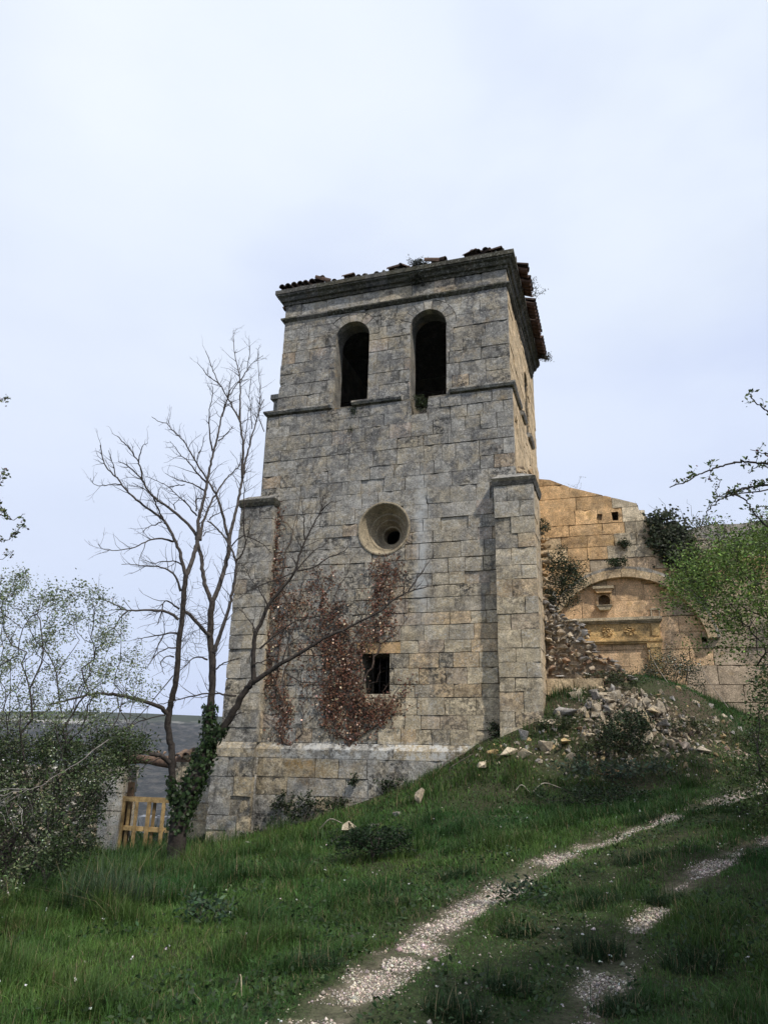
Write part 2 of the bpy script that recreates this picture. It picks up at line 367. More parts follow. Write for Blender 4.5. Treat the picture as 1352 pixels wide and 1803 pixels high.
# measured shapes, in metres
DATA = {"tree_trunk":[[[-4.062,16.584,-0.635,0.1734],[-4.076,16.596,-0.338,0.1689],[-4.078,16.614,0.063,0.1645],[-4.032,16.632,0.5,0.1603],[-3.957,16.646,0.814,0.1573],[-3.849,16.658,1.107,0.1547],[-3.729,16.673,1.432,0.1519],[-3.672,16.684,1.705,0.1499]],[[-3.672,16.684,1.705,0.0999],[-3.656,16.724,2.036,0.0924],[-3.692,16.774,2.458,0.0858],[-3.7,16.824,2.89,0.0799],[-3.733,16.884,3.421,0.0734]],[[-3.687,16.684,1.704,0.0888],[-3.527,16.633,1.954,0.083],[-3.336,16.582,2.177,0.0788],[-3.175,16.531,2.428,0.0749],[-2.991,16.461,2.792,0.0701],[-2.829,16.41,3.045,0.0667],[-2.718,16.384,3.159,0.065]],[[-4.188,16.584,0.629,0.0779],[-4.286,16.559,0.942,0.0748],[-4.325,16.524,1.42,0.0714],[-4.379,16.496,1.796,0.0691],[-4.486,16.468,2.175,0.0669],[-4.488,16.444,2.505,0.0652],[-4.448,16.42,2.841,0.0634],[-4.393,16.384,3.35,0.0609]]],"tree_branches":[[[-4.394,16.384,3.109,0.0553],[-4.4,16.332,3.682,0.0535],[-4.394,16.294,4.114,0.0525],[-4.372,16.256,4.552,0.0517],[-4.38,16.218,4.995,0.0509],[-4.376,16.184,5.399,0.0503]],[[-4.376,16.184,5.399,0.0391],[-4.455,16.118,5.643,0.0353],[-4.557,16.033,5.959,0.0318],[-4.671,15.967,6.187,0.0294],[-4.894,15.857,6.556,0.0256],[-5.192,15.761,6.771,0.0226],[-5.518,15.659,6.982,0.0195],[-5.729,15.587,7.165,0.0173],[-5.913,15.515,7.374,0.0152],[-5.99,15.483,7.472,0.0143],[-6.184,15.417,7.633,0.0124],[-6.282,15.36,7.834,0.0108],[-6.351,15.284,8.124,0.0087]],[[-5.952,15.384,7.434,0.0114],[-6.029,15.269,7.738,0.0077],[-6.104,15.184,7.957,0.0057]],[[-5.843,15.484,7.268,0.0125],[-6.031,15.394,7.23,0.0095],[-6.175,15.322,7.167,0.0076],[-6.327,15.248,7.183,0.0059],[-6.409,15.184,7.298,0.0045]],[[-4.376,16.184,5.399,0.0503],[-4.308,16.207,5.607,0.0467],[-4.258,16.242,5.93,0.0432],[-4.226,16.266,6.158,0.0409],[-4.228,16.292,6.421,0.0386],[-4.262,16.332,6.821,0.0354],[-4.207,16.376,7.266,0.0319],[-4.18,16.405,7.57,0.0297],[-4.167,16.445,7.993,0.0267],[-4.132,16.482,8.388,0.024],[-4.093,16.516,8.754,0.0215],[-4.065,16.546,9.088,0.0193],[-4.04,16.58,9.465,0.0169],[-3.983,16.614,9.849,0.0145],[-3.87,16.647,10.202,0.0121],[-3.688,16.684,10.565,0.0094]],[[-4.241,16.584,6.346,0.0346],[-4.258,16.708,6.711,0.0293],[-4.24,16.797,6.973,0.0264],[-4.149,16.97,7.476,0.0213],[-4.093,17.025,7.627,0.0198],[-3.936,17.185,8.077,0.0154],[-3.778,17.29,8.336,0.0126],[-3.649,17.385,8.595,0.0101],[-3.677,17.484,8.929,0.0075]],[[-4.293,16.384,6.399,0.0343],[-4.544,16.216,6.68,0.029],[-4.805,16.066,6.883,0.0254],[-5.116,15.897,7.075,0.0218],[-5.315,15.777,7.245,0.0194],[-5.443,15.663,7.458,0.0172],[-5.471,15.563,7.677,0.0153],[-5.528,15.49,7.825,0.014],[-5.682,15.364,8.045,0.0117],[-5.821,15.267,8.195,0.01],[-5.958,15.184,8.302,0.0086]],[[-5.49,15.384,7.782,0.0142],[-5.427,15.278,8.015,0.0091],[-5.364,15.224,8.123,0.0071],[-5.267,15.184,8.156,0.0056]],[[-5.416,15.584,7.428,0.0142],[-5.61,15.501,7.617,0.01],[-5.785,15.436,7.732,0.0076],[-5.94,15.384,7.787,0.0057]],[[-4.904,15.784,6.564,0.0196],[-4.994,15.703,6.756,0.0157],[-5.112,15.607,6.973,0.0124],[-5.157,15.569,7.061,0.0111],[-5.312,15.493,7.173,0.0088],[-5.56,15.384,7.285,0.0056]],[[-3.723,16.884,3.173,0.0733],[-3.771,16.909,3.624,0.0699],[-3.855,16.93,3.985,0.0679],[-3.898,16.952,4.384,0.066],[-3.916,16.968,4.697,0.0646],[-3.916,16.984,4.982,0.0635]],[[-3.931,16.984,4.981,0.0462],[-4.099,16.96,5.321,0.0427],[-4.191,16.938,5.666,0.0404],[-4.255,16.914,6.048,0.0381],[-4.356,16.898,6.303,0.0366],[-4.407,16.884,6.529,0.0353]],[[-3.916,16.984,4.982,0.0519],[-3.815,17.029,5.311,0.0495],[-3.76,17.073,5.644,0.0479],[-3.704,17.116,5.983,0.0465],[-3.674,17.155,6.292,0.0453],[-3.701,17.184,6.534,0.0445]],[[-3.701,17.184,6.534,0.0356],[-3.778,17.145,6.757,0.0323],[-3.879,17.084,7.11,0.0287],[-4.014,17.017,7.496,0.0252],[-4.05,17.007,7.552,0.0247],[-4.265,16.94,7.905,0.0215],[-4.372,16.908,8.065,0.0201],[-4.584,16.85,8.354,0.0175],[-4.765,16.795,8.646,0.0151],[-4.945,16.745,8.905,0.013],[-5.186,16.692,9.127,0.0107],[-5.394,16.646,9.318,0.0088],[-5.588,16.613,9.369,0.0074],[-5.739,16.584,9.46,0.0062]],[[-3.701,17.184,6.534,0.0415],[-3.676,17.231,6.888,0.0369],[-3.621,17.284,7.285,0.0331],[-3.59,17.326,7.615,0.0303],[-3.583,17.358,7.866,0.0283],[-3.556,17.405,8.242,0.0255],[-3.535,17.461,8.702,0.0222],[-3.475,17.514,9.133,0.0192],[-3.438,17.552,9.452,0.0171],[-3.372,17.6,9.857,0.0144],[-3.305,17.648,10.269,0.0117],[-3.226,17.684,10.563,0.0098]],[[-3.551,17.384,8.234,0.0339],[-3.579,17.348,8.654,0.029],[-3.591,17.312,9.079,0.0254],[-3.666,17.281,9.436,0.0226],[-3.717,17.26,9.687,0.0208],[-3.913,17.227,10.044,0.0179],[-4.091,17.197,10.369,0.0155],[-4.304,17.165,10.694,0.013],[-4.505,17.132,11.06,0.0103],[-4.636,17.103,11.395,0.0081],[-4.741,17.084,11.62,0.0066]],[[-3.722,17.284,9.698,0.0253],[-3.794,17.367,10.464,0.0184],[-3.844,17.42,10.96,0.0151],[-3.947,17.464,11.381,0.0124],[-4.054,17.5,11.722,0.0103],[-4.135,17.544,12.155,0.0077],[-4.195,17.584,12.552,0.0055]],[[-3.858,17.484,10.995,0.0131],[-3.721,17.598,11.381,0.0096],[-3.532,17.711,11.735,0.007],[-3.376,17.784,11.926,0.0054]],[[-3.718,17.584,11.374,0.01],[-3.721,17.638,11.893,0.0072],[-3.756,17.684,12.333,0.0055]],[[-3.459,17.584,9.655,0.0128],[-3.55,17.655,10.227,0.0096],[-3.635,17.717,10.728,0.0075],[-3.636,17.784,11.285,0.0053]],[[-3.14,17.584,9.587,0.0127],[-3.321,17.625,10.062,0.0107],[-3.325,17.677,10.715,0.0088],[-3.425,17.719,11.255,0.0075],[-3.517,17.784,12.109,0.0054]],[[-4.284,17.084,10.651,0.0129],[-4.593,16.985,10.86,0.0085],[-4.857,16.884,11.145,0.0052]],[[-4.064,17.084,10.311,0.0127],[-3.963,17.201,10.683,0.0078],[-3.821,17.284,10.887,0.0052]],[[-3.606,17.384,9.11,0.0138],[-3.575,17.499,9.765,0.0083],[-3.594,17.584,10.268,0.0052]],[[-4.174,16.584,8.605,0.021],[-4.267,16.533,9.006,0.0158],[-4.316,16.476,9.48,0.0113],[-4.303,16.442,9.755,0.0089],[-4.256,16.408,10.031,0.0066],[-4.287,16.384,10.238,0.0049]],[[-4.012,16.584,9.504,0.0122],[-3.949,16.584,9.908,0.009],[-3.911,16.584,10.243,0.007],[-3.894,16.584,10.618,0.005]],[[-4.051,16.584,8.856,0.0151],[-3.907,16.734,9.106,0.01],[-3.794,16.884,9.396,0.0062]],[[-4.239,16.584,7.771,0.0207],[-4.424,16.481,7.932,0.0162],[-4.609,16.359,8.153,0.0123],[-4.792,16.256,8.312,0.0093],[-4.944,16.161,8.474,0.0068],[-5.065,16.084,8.609,0.0047]],[[-4.251,16.584,7.566,0.0177],[-4.52,16.457,7.682,0.0125],[-4.723,16.367,7.711,0.0097],[-4.896,16.289,7.744,0.0075],[-5.114,16.184,7.833,0.0047]],[[-4.566,16.784,8.327,0.0121],[-4.567,16.817,8.589,0.0091],[-4.494,16.845,8.781,0.0073],[-4.5,16.884,9.087,0.0049]],[[-4.378,16.584,6.934,0.0175],[-4.536,16.51,7.105,0.0148],[-4.694,16.437,7.275,0.0127],[-4.654,16.422,7.229,0.0123],[-4.869,16.335,7.393,0.0102],[-5.024,16.269,7.532,0.0087],[-5.263,16.185,7.628,0.0068],[-5.556,16.084,7.716,0.0047]],[[-4.407,16.584,7.058,0.0176],[-4.464,16.673,7.356,0.0131],[-4.334,16.728,7.429,0.0109],[-4.189,16.784,7.469,0.0089]],[[-4.687,16.384,7.634,0.0117],[-4.855,16.425,7.628,0.0089],[-5.09,16.484,7.61,0.0059]],[[-4.84,16.384,7.013,0.0116],[-4.886,16.384,7.144,0.0087],[-4.774,16.384,7.273,0.0058]],[[-3.755,16.884,3.83,0.0453],[-3.68,16.852,4.068,0.0412],[-3.593,16.812,4.368,0.0374],[-3.469,16.753,4.821,0.0325],[-3.427,16.715,5.125,0.0297],[-3.373,16.669,5.492,0.0264],[-3.381,16.624,5.862,0.0234],[-3.491,16.589,6.139,0.021],[-3.696,16.545,6.445,0.0183],[-3.896,16.511,6.658,0.0161],[-4.089,16.484,6.776,0.0144]],[[-3.372,16.584,5.852,0.0198],[-3.23,16.563,6.042,0.0175],[-3.182,16.543,6.262,0.0159],[-3.241,16.509,6.673,0.0135],[-3.284,16.455,7.316,0.0101],[-3.31,16.424,7.699,0.0082],[-3.407,16.384,8.193,0.0058]],[[-3.56,16.884,6.302,0.0174],[-3.405,16.823,6.469,0.0142],[-3.211,16.772,6.524,0.0121],[-2.799,16.664,6.306,0.0082],[-2.553,16.584,6.063,0.0056]],[[-4.119,16.784,6.905,0.0147],[-4.088,16.817,7.0,0.0123],[-3.921,16.891,7.113,0.0087],[-3.729,16.984,7.285,0.0048]],[[-4.239,16.784,6.503,0.0117],[-4.161,16.873,6.648,0.0081],[-4.002,16.984,6.736,0.0047]],[[-4.455,16.284,4.436,0.0306],[-4.601,16.179,4.533,0.0269],[-4.806,16.05,4.577,0.0235],[-5.099,15.865,4.55,0.0193],[-5.38,15.681,4.493,0.0155],[-5.573,15.546,4.563,0.0129],[-5.764,15.409,4.645,0.0104],[-5.946,15.284,4.658,0.0081]],[[-5.346,15.584,4.475,0.0163],[-5.491,15.531,4.305,0.0125],[-5.516,15.498,4.157,0.0107],[-5.727,15.425,3.944,0.0072],[-5.866,15.384,3.851,0.0054]],[[-4.435,16.284,4.112,0.0222],[-4.507,16.216,4.128,0.0196],[-4.73,15.999,4.045,0.0139],[-4.985,15.737,3.94,0.0083],[-5.127,15.584,3.871,0.0054]],[[-4.432,16.284,3.82,0.0166],[-4.621,16.141,3.766,0.0125],[-4.785,15.975,3.597,0.0089],[-4.866,15.784,3.32,0.0054]],[[-4.398,16.384,4.636,0.0336],[-4.321,16.442,4.619,0.0347],[-4.135,16.623,4.444,0.037],[-3.947,16.818,4.239,0.0391],[-3.865,16.884,4.19,0.0398]],[[-4.465,16.284,4.66,0.0195],[-4.637,16.211,4.777,0.0154],[-4.775,16.161,4.808,0.0132],[-4.802,16.065,4.506,0.0095],[-4.823,15.984,4.257,0.0066]],[[-4.479,16.284,5.068,0.0252],[-4.587,16.11,5.361,0.0193],[-4.801,15.962,5.503,0.0156],[-5.054,15.811,5.505,0.0122],[-5.25,15.692,5.485,0.0097],[-5.421,15.588,5.484,0.0075],[-5.586,15.484,5.453,0.0055]],[[-4.479,16.284,5.623,0.0169],[-4.587,16.197,5.707,0.0141],[-4.815,16.05,5.679,0.0107],[-5.058,15.887,5.6,0.0074],[-5.208,15.784,5.63,0.0056]],[[-4.698,16.084,6.158,0.0226],[-4.938,15.96,6.178,0.0185],[-5.187,15.824,6.086,0.0151],[-5.415,15.676,5.9,0.0119],[-5.72,15.499,5.767,0.0084],[-5.984,15.35,5.75,0.0056],[-6.073,15.284,5.833,0.0044]],[[-4.991,15.984,6.579,0.0142],[-5.192,15.808,6.408,0.0086],[-5.298,15.684,6.243,0.0056]],[[-4.468,16.284,3.616,0.0138],[-4.571,16.226,3.635,0.0116],[-4.699,16.122,3.49,0.0087],[-4.543,15.984,3.211,0.0054]],[[-3.851,16.784,3.636,0.0197],[-4.1,16.678,3.676,0.0136],[-4.285,16.557,3.452,0.0084],[-4.4,16.484,3.325,0.0056]],[[-4.666,15.984,4.029,0.0137],[-4.767,16.026,3.804,0.0096],[-4.89,16.084,3.495,0.0055]],[[-3.637,16.784,3.434,0.0168],[-3.527,16.712,3.531,0.0132],[-3.305,16.602,3.61,0.0092],[-3.05,16.484,3.645,0.0055]],[[-4.495,16.284,2.44,0.044],[-4.61,16.138,2.552,0.04],[-4.834,15.905,2.64,0.0354],[-5.113,15.614,2.707,0.0305],[-5.318,15.394,2.738,0.0272],[-5.511,15.177,2.729,0.0241],[-5.611,15.061,2.72,0.0225],[-5.842,14.755,2.607,0.0184],[-6.016,14.499,2.503,0.0152],[-6.162,14.284,2.435,0.0127]],[[-5.202,15.184,2.697,0.0131],[-5.166,15.25,2.469,0.0098],[-5.043,15.311,2.295,0.0076],[-4.93,15.384,2.069,0.0053]],[[-5.437,14.584,2.644,0.0127],[-5.525,14.584,2.46,0.0096],[-5.531,14.584,2.22,0.0069],[-5.61,14.584,2.059,0.0051]],[[-4.338,16.384,1.447,0.0441],[-4.492,16.227,1.576,0.0408],[-4.63,16.109,1.612,0.0389],[-4.809,15.954,1.646,0.0367],[-5.016,15.761,1.601,0.0341],[-5.16,15.627,1.597,0.0325],[-5.316,15.478,1.583,0.0307],[-5.565,15.227,1.697,0.0279],[-5.803,14.986,1.768,0.0254],[-6.087,14.675,1.727,0.0223],[-6.341,14.357,1.63,0.0192],[-6.583,14.044,1.565,0.0164],[-6.692,13.884,1.515,0.015]],[[-4.467,16.384,3.234,0.0111],[-4.857,16.194,2.592,0.009],[-5.092,16.086,2.254,0.0081],[-5.346,15.973,1.923,0.0072],[-5.557,15.884,1.681,0.0066]],[[-4.491,16.184,2.394,0.0137],[-4.956,16.009,2.253,0.0101],[-5.446,15.784,1.916,0.0068],[-5.571,15.719,1.808,0.0059],[-5.468,15.684,1.852,0.0054]],[[-3.087,16.484,2.848,0.0219],[-3.372,16.45,2.867,0.0186],[-3.711,16.409,2.87,0.0157],[-4.149,16.354,2.772,0.0122],[-4.471,16.311,2.664,0.0098],[-4.686,16.284,2.616,0.0083]],[[-4.367,15.784,1.551,0.0096],[-4.626,15.708,1.417,0.0071],[-4.818,15.633,1.212,0.0053],[-4.945,15.584,1.085,0.0043]],[[-3.157,16.484,2.315,0.0164],[-3.035,16.383,2.451,0.01],[-2.851,16.284,2.504,0.0054]],[[-2.718,16.384,3.159,0.0542],[-2.769,16.32,3.611,0.0465],[-2.746,16.253,4.092,0.0406],[-2.6,16.2,4.451,0.0363],[-2.484,16.152,4.779,0.0326],[-2.2,16.089,5.145,0.028],[-1.948,16.03,5.496,0.0239],[-1.863,15.982,5.848,0.0207],[-1.743,15.934,6.187,0.0176],[-1.557,15.875,6.597,0.0138],[-1.415,15.834,6.873,0.0113],[-1.376,15.794,7.184,0.0088],[-1.344,15.784,7.253,0.0082]],[[-2.717,16.384,3.145,0.0515],[-2.313,16.314,3.427,0.0435],[-1.927,16.252,3.654,0.0382],[-1.541,16.189,3.881,0.0334],[-1.253,16.141,4.076,0.0299],[-0.863,16.082,4.239,0.0259],[-0.475,16.022,4.435,0.022],[-0.086,15.962,4.631,0.0183],[0.204,15.91,4.86,0.0152],[0.463,15.868,5.023,0.0127],[0.756,15.825,5.138,0.0102],[1.048,15.784,5.186,0.0079]],[[-1.433,16.034,6.939,0.0165],[-1.239,15.866,7.068,0.008],[-1.134,15.785,7.114,0.0049]],[[-1.756,16.034,6.251,0.0164],[-1.809,15.955,6.724,0.0098],[-1.879,15.876,7.201,0.005]],[[-1.901,16.034,5.532,0.0162],[-1.581,16.127,5.999,0.0096],[-1.322,16.181,6.197,0.0067],[-1.23,16.214,6.388,0.005]],[[-1.901,16.034,5.532,0.0216],[-1.522,16.048,5.631,0.0152],[-1.198,16.064,5.886,0.0103],[-0.899,16.076,6.001,0.0069],[-0.769,16.083,6.147,0.0049]],[[-1.949,16.034,5.497,0.0162],[-2.328,15.958,5.316,0.0117],[-2.793,15.862,5.08,0.0076],[-3.088,15.79,4.825,0.0048]],[[-2.463,16.034,4.723,0.0161],[-2.648,16.02,5.018,0.0114],[-2.903,16.004,5.347,0.0074],[-3.054,15.994,5.581,0.0049]],[[-2.684,16.034,4.157,0.016],[-2.866,16.028,4.414,0.0099],[-3.116,16.021,4.672,0.0049]],[[0.468,16.034,5.059,0.016],[0.48,15.956,5.211,0.0108],[0.522,15.829,5.453,0.0048]],[[0.567,16.034,5.129,0.016],[0.834,16.112,5.529,0.0091],[1.039,16.174,5.863,0.0049]],[[-2.089,16.034,3.526,0.0159],[-1.972,15.893,3.989,0.0084],[-1.981,15.802,4.297,0.0047]],[[-2.592,16.034,3.803,0.0213],[-2.224,16.02,4.133,0.0165],[-1.88,16.008,4.4,0.0134],[-1.459,15.996,4.507,0.0106],[-1.134,15.987,4.578,0.0086],[-0.747,15.975,4.751,0.0062],[-0.52,15.968,4.871,0.0048]],[[-2.665,16.034,3.481,0.0159],[-2.445,16.039,3.551,0.0094],[-2.22,16.044,3.54,0.0048]],[[-1.978,16.034,3.307,0.0158],[-1.646,16.019,3.125,0.0111],[-1.198,16.002,3.133,0.0069],[-0.945,15.992,3.2,0.0047]],[[-0.86,16.034,4.231,0.0159],[-0.627,16.062,4.078,0.009],[-0.604,16.086,3.855,0.0048]],[[-1.492,16.034,3.828,0.0158],[-1.391,16.176,3.527,0.0048]]],"hawthorn":[[[3.923,6.0,4.1,0.0148],[3.579,6.0,4.117,0.0115],[3.395,6.0,4.124,0.0101],[3.223,6.0,4.139,0.009],[3.096,6.0,4.14,0.0082],[2.941,6.0,4.101,0.0072],[2.833,6.0,4.061,0.0066],[2.7,6.0,4.008,0.0058],[2.601,6.0,3.944,0.0052],[2.458,6.0,3.886,0.0045]],[[4.088,6.3,4.043,0.018],[3.729,6.3,4.054,0.0129],[3.536,6.3,4.049,0.0109],[3.364,6.3,4.026,0.0092],[3.216,6.3,3.997,0.0079],[3.101,6.3,3.943,0.0069],[2.984,6.3,3.864,0.0058],[2.904,6.3,3.787,0.0049],[2.846,6.3,3.698,0.0042],[2.813,6.3,3.61,0.0035]],[[3.607,5.8,4.255,0.0119],[3.406,5.8,4.424,0.0083],[3.265,5.8,4.559,0.0064],[3.195,5.8,4.633,0.0054],[3.159,5.8,4.709,0.0047]],[[3.19,6.3,3.983,0.0061],[3.261,6.3,3.883,0.0067],[3.307,6.3,3.784,0.0071],[3.387,6.3,3.674,0.0076],[3.474,6.3,3.626,0.0079],[3.658,6.3,3.594,0.0086]],[[4.218,6.5,4.121,0.0106],[3.886,6.5,3.981,0.0064],[3.618,6.5,3.923,0.0039],[3.445,6.5,3.912,0.0025]],[[3.919,6.2,4.091,0.0101],[3.688,6.2,4.136,0.0069],[3.511,6.2,4.145,0.0052],[3.374,6.2,4.193,0.0039],[3.268,6.2,4.113,0.0029]],[[3.04,6.2,3.899,0.0047],[2.979,6.2,3.979,0.0031],[2.998,6.2,4.043,0.0024]],[[3.631,6.1,4.108,0.0073],[3.417,6.1,4.255,0.0043],[3.258,6.1,4.302,0.0029]]],"sprays":[[[-3.775,6.5,3.362,0.0075],[-3.632,6.5,3.691,0.0048],[-3.538,6.5,3.748,0.0041],[-3.461,6.5,3.667,0.0035],[-3.384,6.5,3.614,0.0031],[-3.29,6.5,3.671,0.0025]],[[-3.724,6.5,3.363,0.0063],[-3.524,6.5,3.395,0.0044],[-3.38,6.5,3.452,0.0033],[-3.286,6.5,3.562,0.0025]],[[-4.023,6.5,4.599,0.008],[-3.835,6.5,4.755,0.0051],[-3.737,6.5,4.818,0.0041],[-3.677,6.5,4.85,0.0035],[-3.63,6.5,4.833,0.0032]],[[-3.684,6.5,3.689,0.005],[-3.596,6.5,3.914,0.0034],[-3.574,6.5,4.085,0.0025]],[[-3.807,6.5,3.523,0.0051],[-3.495,6.5,3.236,0.0028],[-3.331,6.5,3.319,0.002]]],"bleached":[[[-3.322,9.6,1.768,0.0132],[-3.611,9.415,1.482,0.0118],[-3.8,9.298,1.332,0.0112],[-3.934,9.209,1.212,0.0107],[-4.085,9.133,1.188,0.0104],[-4.18,9.081,1.152,0.0101],[-4.333,9.0,1.118,0.0097]]],"poly":{"blossom_upper":[[[-7.0,4.21],[-5.78,4.11],[-5.46,4.25],[-5.2,3.73],[-4.95,4.04],[-4.62,3.83],[-4.16,3.88],[-3.78,3.59],[-3.51,3.01],[-3.52,2.52],[-3.76,2.2],[-4.41,1.95],[-5.39,2.0],[-6.53,2.06]],11.0],"blossom_lower":[[[-6.33,2.19],[-5.24,2.22],[-4.28,2.12],[-3.66,2.17],[-3.39,1.81],[-3.45,1.29],[-3.71,1.15],[-3.86,0.86],[-4.01,0.38],[-4.38,-0.03],[-4.78,-0.24],[-5.78,-0.32]],10.6],"green_bush":[[[4.77,4.59],[5.12,4.75],[5.49,5.1],[5.99,5.26],[6.52,5.47],[7.78,5.6],[7.44,3.66],[6.26,3.64],[5.93,3.36],[5.69,3.62],[5.22,3.94],[5.06,4.17],[4.84,4.31]],12.0],"grey_bush":[[[8.68,7.4],[9.0,8.03],[10.06,8.23],[11.67,8.45],[13.9,8.59],[13.51,6.31],[11.36,6.26],[9.67,6.39],[8.76,6.54]],21.5],"low_bush":[[[5.22,2.9],[5.43,3.06],[6.62,3.09],[6.16,0.53],[5.07,0.48],[4.88,0.57],[4.78,0.91],[4.78,1.19],[4.95,1.62],[5.11,1.84],[5.14,2.44]],10.5],"wall_ivy":[[[7.78,8.52],[8.75,8.6],[8.78,7.76],[8.59,7.07],[8.0,6.92],[7.74,7.31]],20.9],"vault_shrub":[[[4.16,5.92],[4.3,6.62],[4.72,6.86],[5.09,6.69],[5.18,6.1],[4.88,5.71],[4.36,5.59]],19.2],"mound_shrub":[[[6.4,3.67],[6.72,4.09],[7.25,4.32],[7.74,4.19],[7.97,3.49],[7.65,2.77],[6.89,2.81],[6.49,3.12]],18.9],"heap_bramble":[[[4.33,2.22],[4.64,2.53],[5.06,2.68],[5.45,2.55],[5.46,2.08],[4.92,1.74],[4.47,1.84]],15.6]},"creeper":[[[[-3.65,6.39],[-3.13,6.43],[-2.8,6.23],[-2.97,5.7],[-3.1,5.06],[-3.24,4.58],[-3.59,4.34],[-3.8,4.05],[-4.12,4.61],[-3.84,5.09],[-3.52,5.58]],1500],[[[-4.89,5.71],[-4.47,5.77],[-4.35,5.11],[-4.04,4.61],[-3.81,4.18],[-3.8,3.08],[-3.06,2.9],[-2.89,2.69],[-3.26,2.39],[-3.67,2.22],[-4.13,1.94],[-4.42,2.0],[-4.63,2.25],[-4.84,2.85],[-4.81,3.52],[-4.79,4.49],[-4.98,5.21]],5600],[[[-5.34,6.18],[-4.64,6.22],[-4.39,5.76],[-4.45,5.33],[-4.91,5.35]],350],[[[-6.02,5.62],[-5.17,5.95],[-4.79,4.49],[-4.83,3.79],[-5.23,2.98],[-5.49,3.53],[-5.8,4.66]],700],[[[-3.06,2.9],[-2.92,2.72],[-2.49,3.43],[-2.54,3.49]],120],[[[-3.67,4.46],[-2.95,4.85],[-3.09,4.3],[-3.66,4.11]],200]],"creeper_strand":[[[[-6.47,8.02],[-6.28,7.95],[-6.24,6.92],[-6.06,6.29],[-6.38,6.16],[-6.48,7.09]],420],[[[-6.54,6.02],[-6.12,6.23],[-5.66,5.45],[-5.78,4.87],[-6.04,4.09],[-5.9,3.46],[-6.33,3.4],[-6.48,4.25],[-6.39,5.11]],1100],[[[-6.47,3.54],[-6.03,3.53],[-5.56,2.98],[-5.58,1.89],[-5.89,1.98],[-6.09,2.64]],700]],"tracks":[[[-0.597,4.098,0.42],[-0.35,5.594,0.42],[-0.072,6.293,0.4],[0.296,7.148,0.42],[0.786,8.217,0.42],[1.205,8.787,0.4],[1.835,9.842,0.42],[2.512,10.626,0.38],[3.309,11.253,0.4],[4.018,11.41,0.42],[4.889,12.108,0.4],[5.558,12.607,0.35],[8.081,15.23,0.3]],[[0.96,4.867,0.3],[1.636,6.264,0.42],[1.986,6.92,0.36],[2.268,7.404,0.28],[2.833,8.089,0.3],[3.156,8.545,0.34],[3.573,8.872,0.4],[4.291,9.443,0.45],[5.558,10.355,0.4]]],"spots":{"pale1":[-0.479,14.161,0.36],"pale2":[-0.077,13.59,0.418],"s3":[0.799,14.802,0.817],"s4":[0.371,14.431,0.647],"s5":[2.031,15.258,1.331],"s6":[2.307,15.6,1.575],"w1":[-2.566,17.011,-0.173],"w2":[-3.078,16.626,-0.272],"w3":[-3.845,17.04,-0.431],"tuft":[-2.964,9.443,-0.066],"clump":[-0.053,11.096,0.265],"bushroot":[-4.613,10.725,-0.285],"stk":[1.782,15.044,1.157]}}
# ------------------------------------------------------------------ ground
TR = [np.array(L) for L in DATA['tracks']]
def track_mask(x, y):
    """1 in the middle of a wheel track, 0 well outside it"""
    best = np.zeros(x.shape)
    for L, wt in zip(TR, (1.0, .72)):
        for a, b in zip(L[:-1], L[1:]):
            d = b[:2] - a[:2]; q = np.clip(((x - a[0]) * d[0] + (y - a[1]) * d[1]) / (d @ d), 0, 1)
            w = a[2] + (b[2] - a[2]) * q
            r = np.hypot(x - a[0] - d[0] * q, y - a[1] - d[1] * q) / (w * .52)
            best = np.maximum(best, np.clip(1.6 - r, 0, 1) * wt)
    return best
def vnoise(x, y, s, seed=0):
    """smooth value noise in the plan, about 0..1"""
    def h(i, j): 
        v = np.sin(i * 127.1 + j * 311.7 + seed * 74.7) * 43758.5453; return v - np.floor(v)
    x = x * s; y = y * s; i = np.floor(x); j = np.floor(y); fx = x - i; fy = y - j
    fx = fx * fx * (3 - 2 * fx); fy = fy * fy * (3 - 2 * fy)
    return (h(i, j) * (1 - fx) + h(i + 1, j) * fx) * (1 - fy) + (h(i, j + 1) * (1 - fx) + h(i + 1, j + 1) * fx) * fy
def fbm(x, y, s, seed=0):
    return .5 * vnoise(x, y, s, seed) + .3 * vnoise(x, y, s * 2.1, seed + 3) + .2 * vnoise(x, y, s * 4.3, seed + 5)
def axis(c, near, far, step, n):
    a = np.arange(c - near, c + near + 1e-6, step); g = near * (far / near) ** (np.arange(1, n + 1) / n)
    return np.concatenate([c - g[::-1], a, c + g])
gx = axis(2, 15, 2700, .14, 24); gy = axis(14, 19, 2700, .14, 24)
X, Y = np.meshgrid(gx, gy); Z = height(X.ravel(), Y.ravel()).reshape(X.shape)
tm = track_mask(X.ravel(), Y.ravel()).reshape(X.shape)
Z = Z - .05 * np.clip(tm, 0, 1)
nx, ny = len(gx), len(gy); idx = np.arange(nx * ny).reshape(ny, nx)
GF = np.stack([idx[:-1, :-1], idx[:-1, 1:], idx[1:, 1:], idx[1:, :-1]], -1).reshape(-1, 4)
nn = fbm(X.ravel(), Y.ravel(), .9, 2)
rub = np.exp(-(((X - 5.2) / 2.6) ** 2 + ((Y - 16.6) / 1.6) ** 2)).ravel() + np.exp(-(((X - 9.5) / 3.5) ** 2 + ((Y - 18.8) / 1.8) ** 2)).ravel()
soil = np.array([.045, .036, .024]); moss = np.array([.026, .050, .013]); earth = np.array([.11, .08, .055])
gc = soil * (1 - nn[:, None]) + moss * nn[:, None]
ra = np.clip(rub, 0, 1)[:, None] * (.25 + .6 * (fbm(X.ravel(), Y.ravel(), 1.8, 13)[:, None] > .5)); gc = gc * (1 - ra) + earth * .75 * ra
k = np.clip(tm.ravel() * 1.6 - .6, 0, 1)[:, None] * (.35 + .65 * (fbm(X.ravel(), Y.ravel(), 3.1, 9)[:, None] > .46))
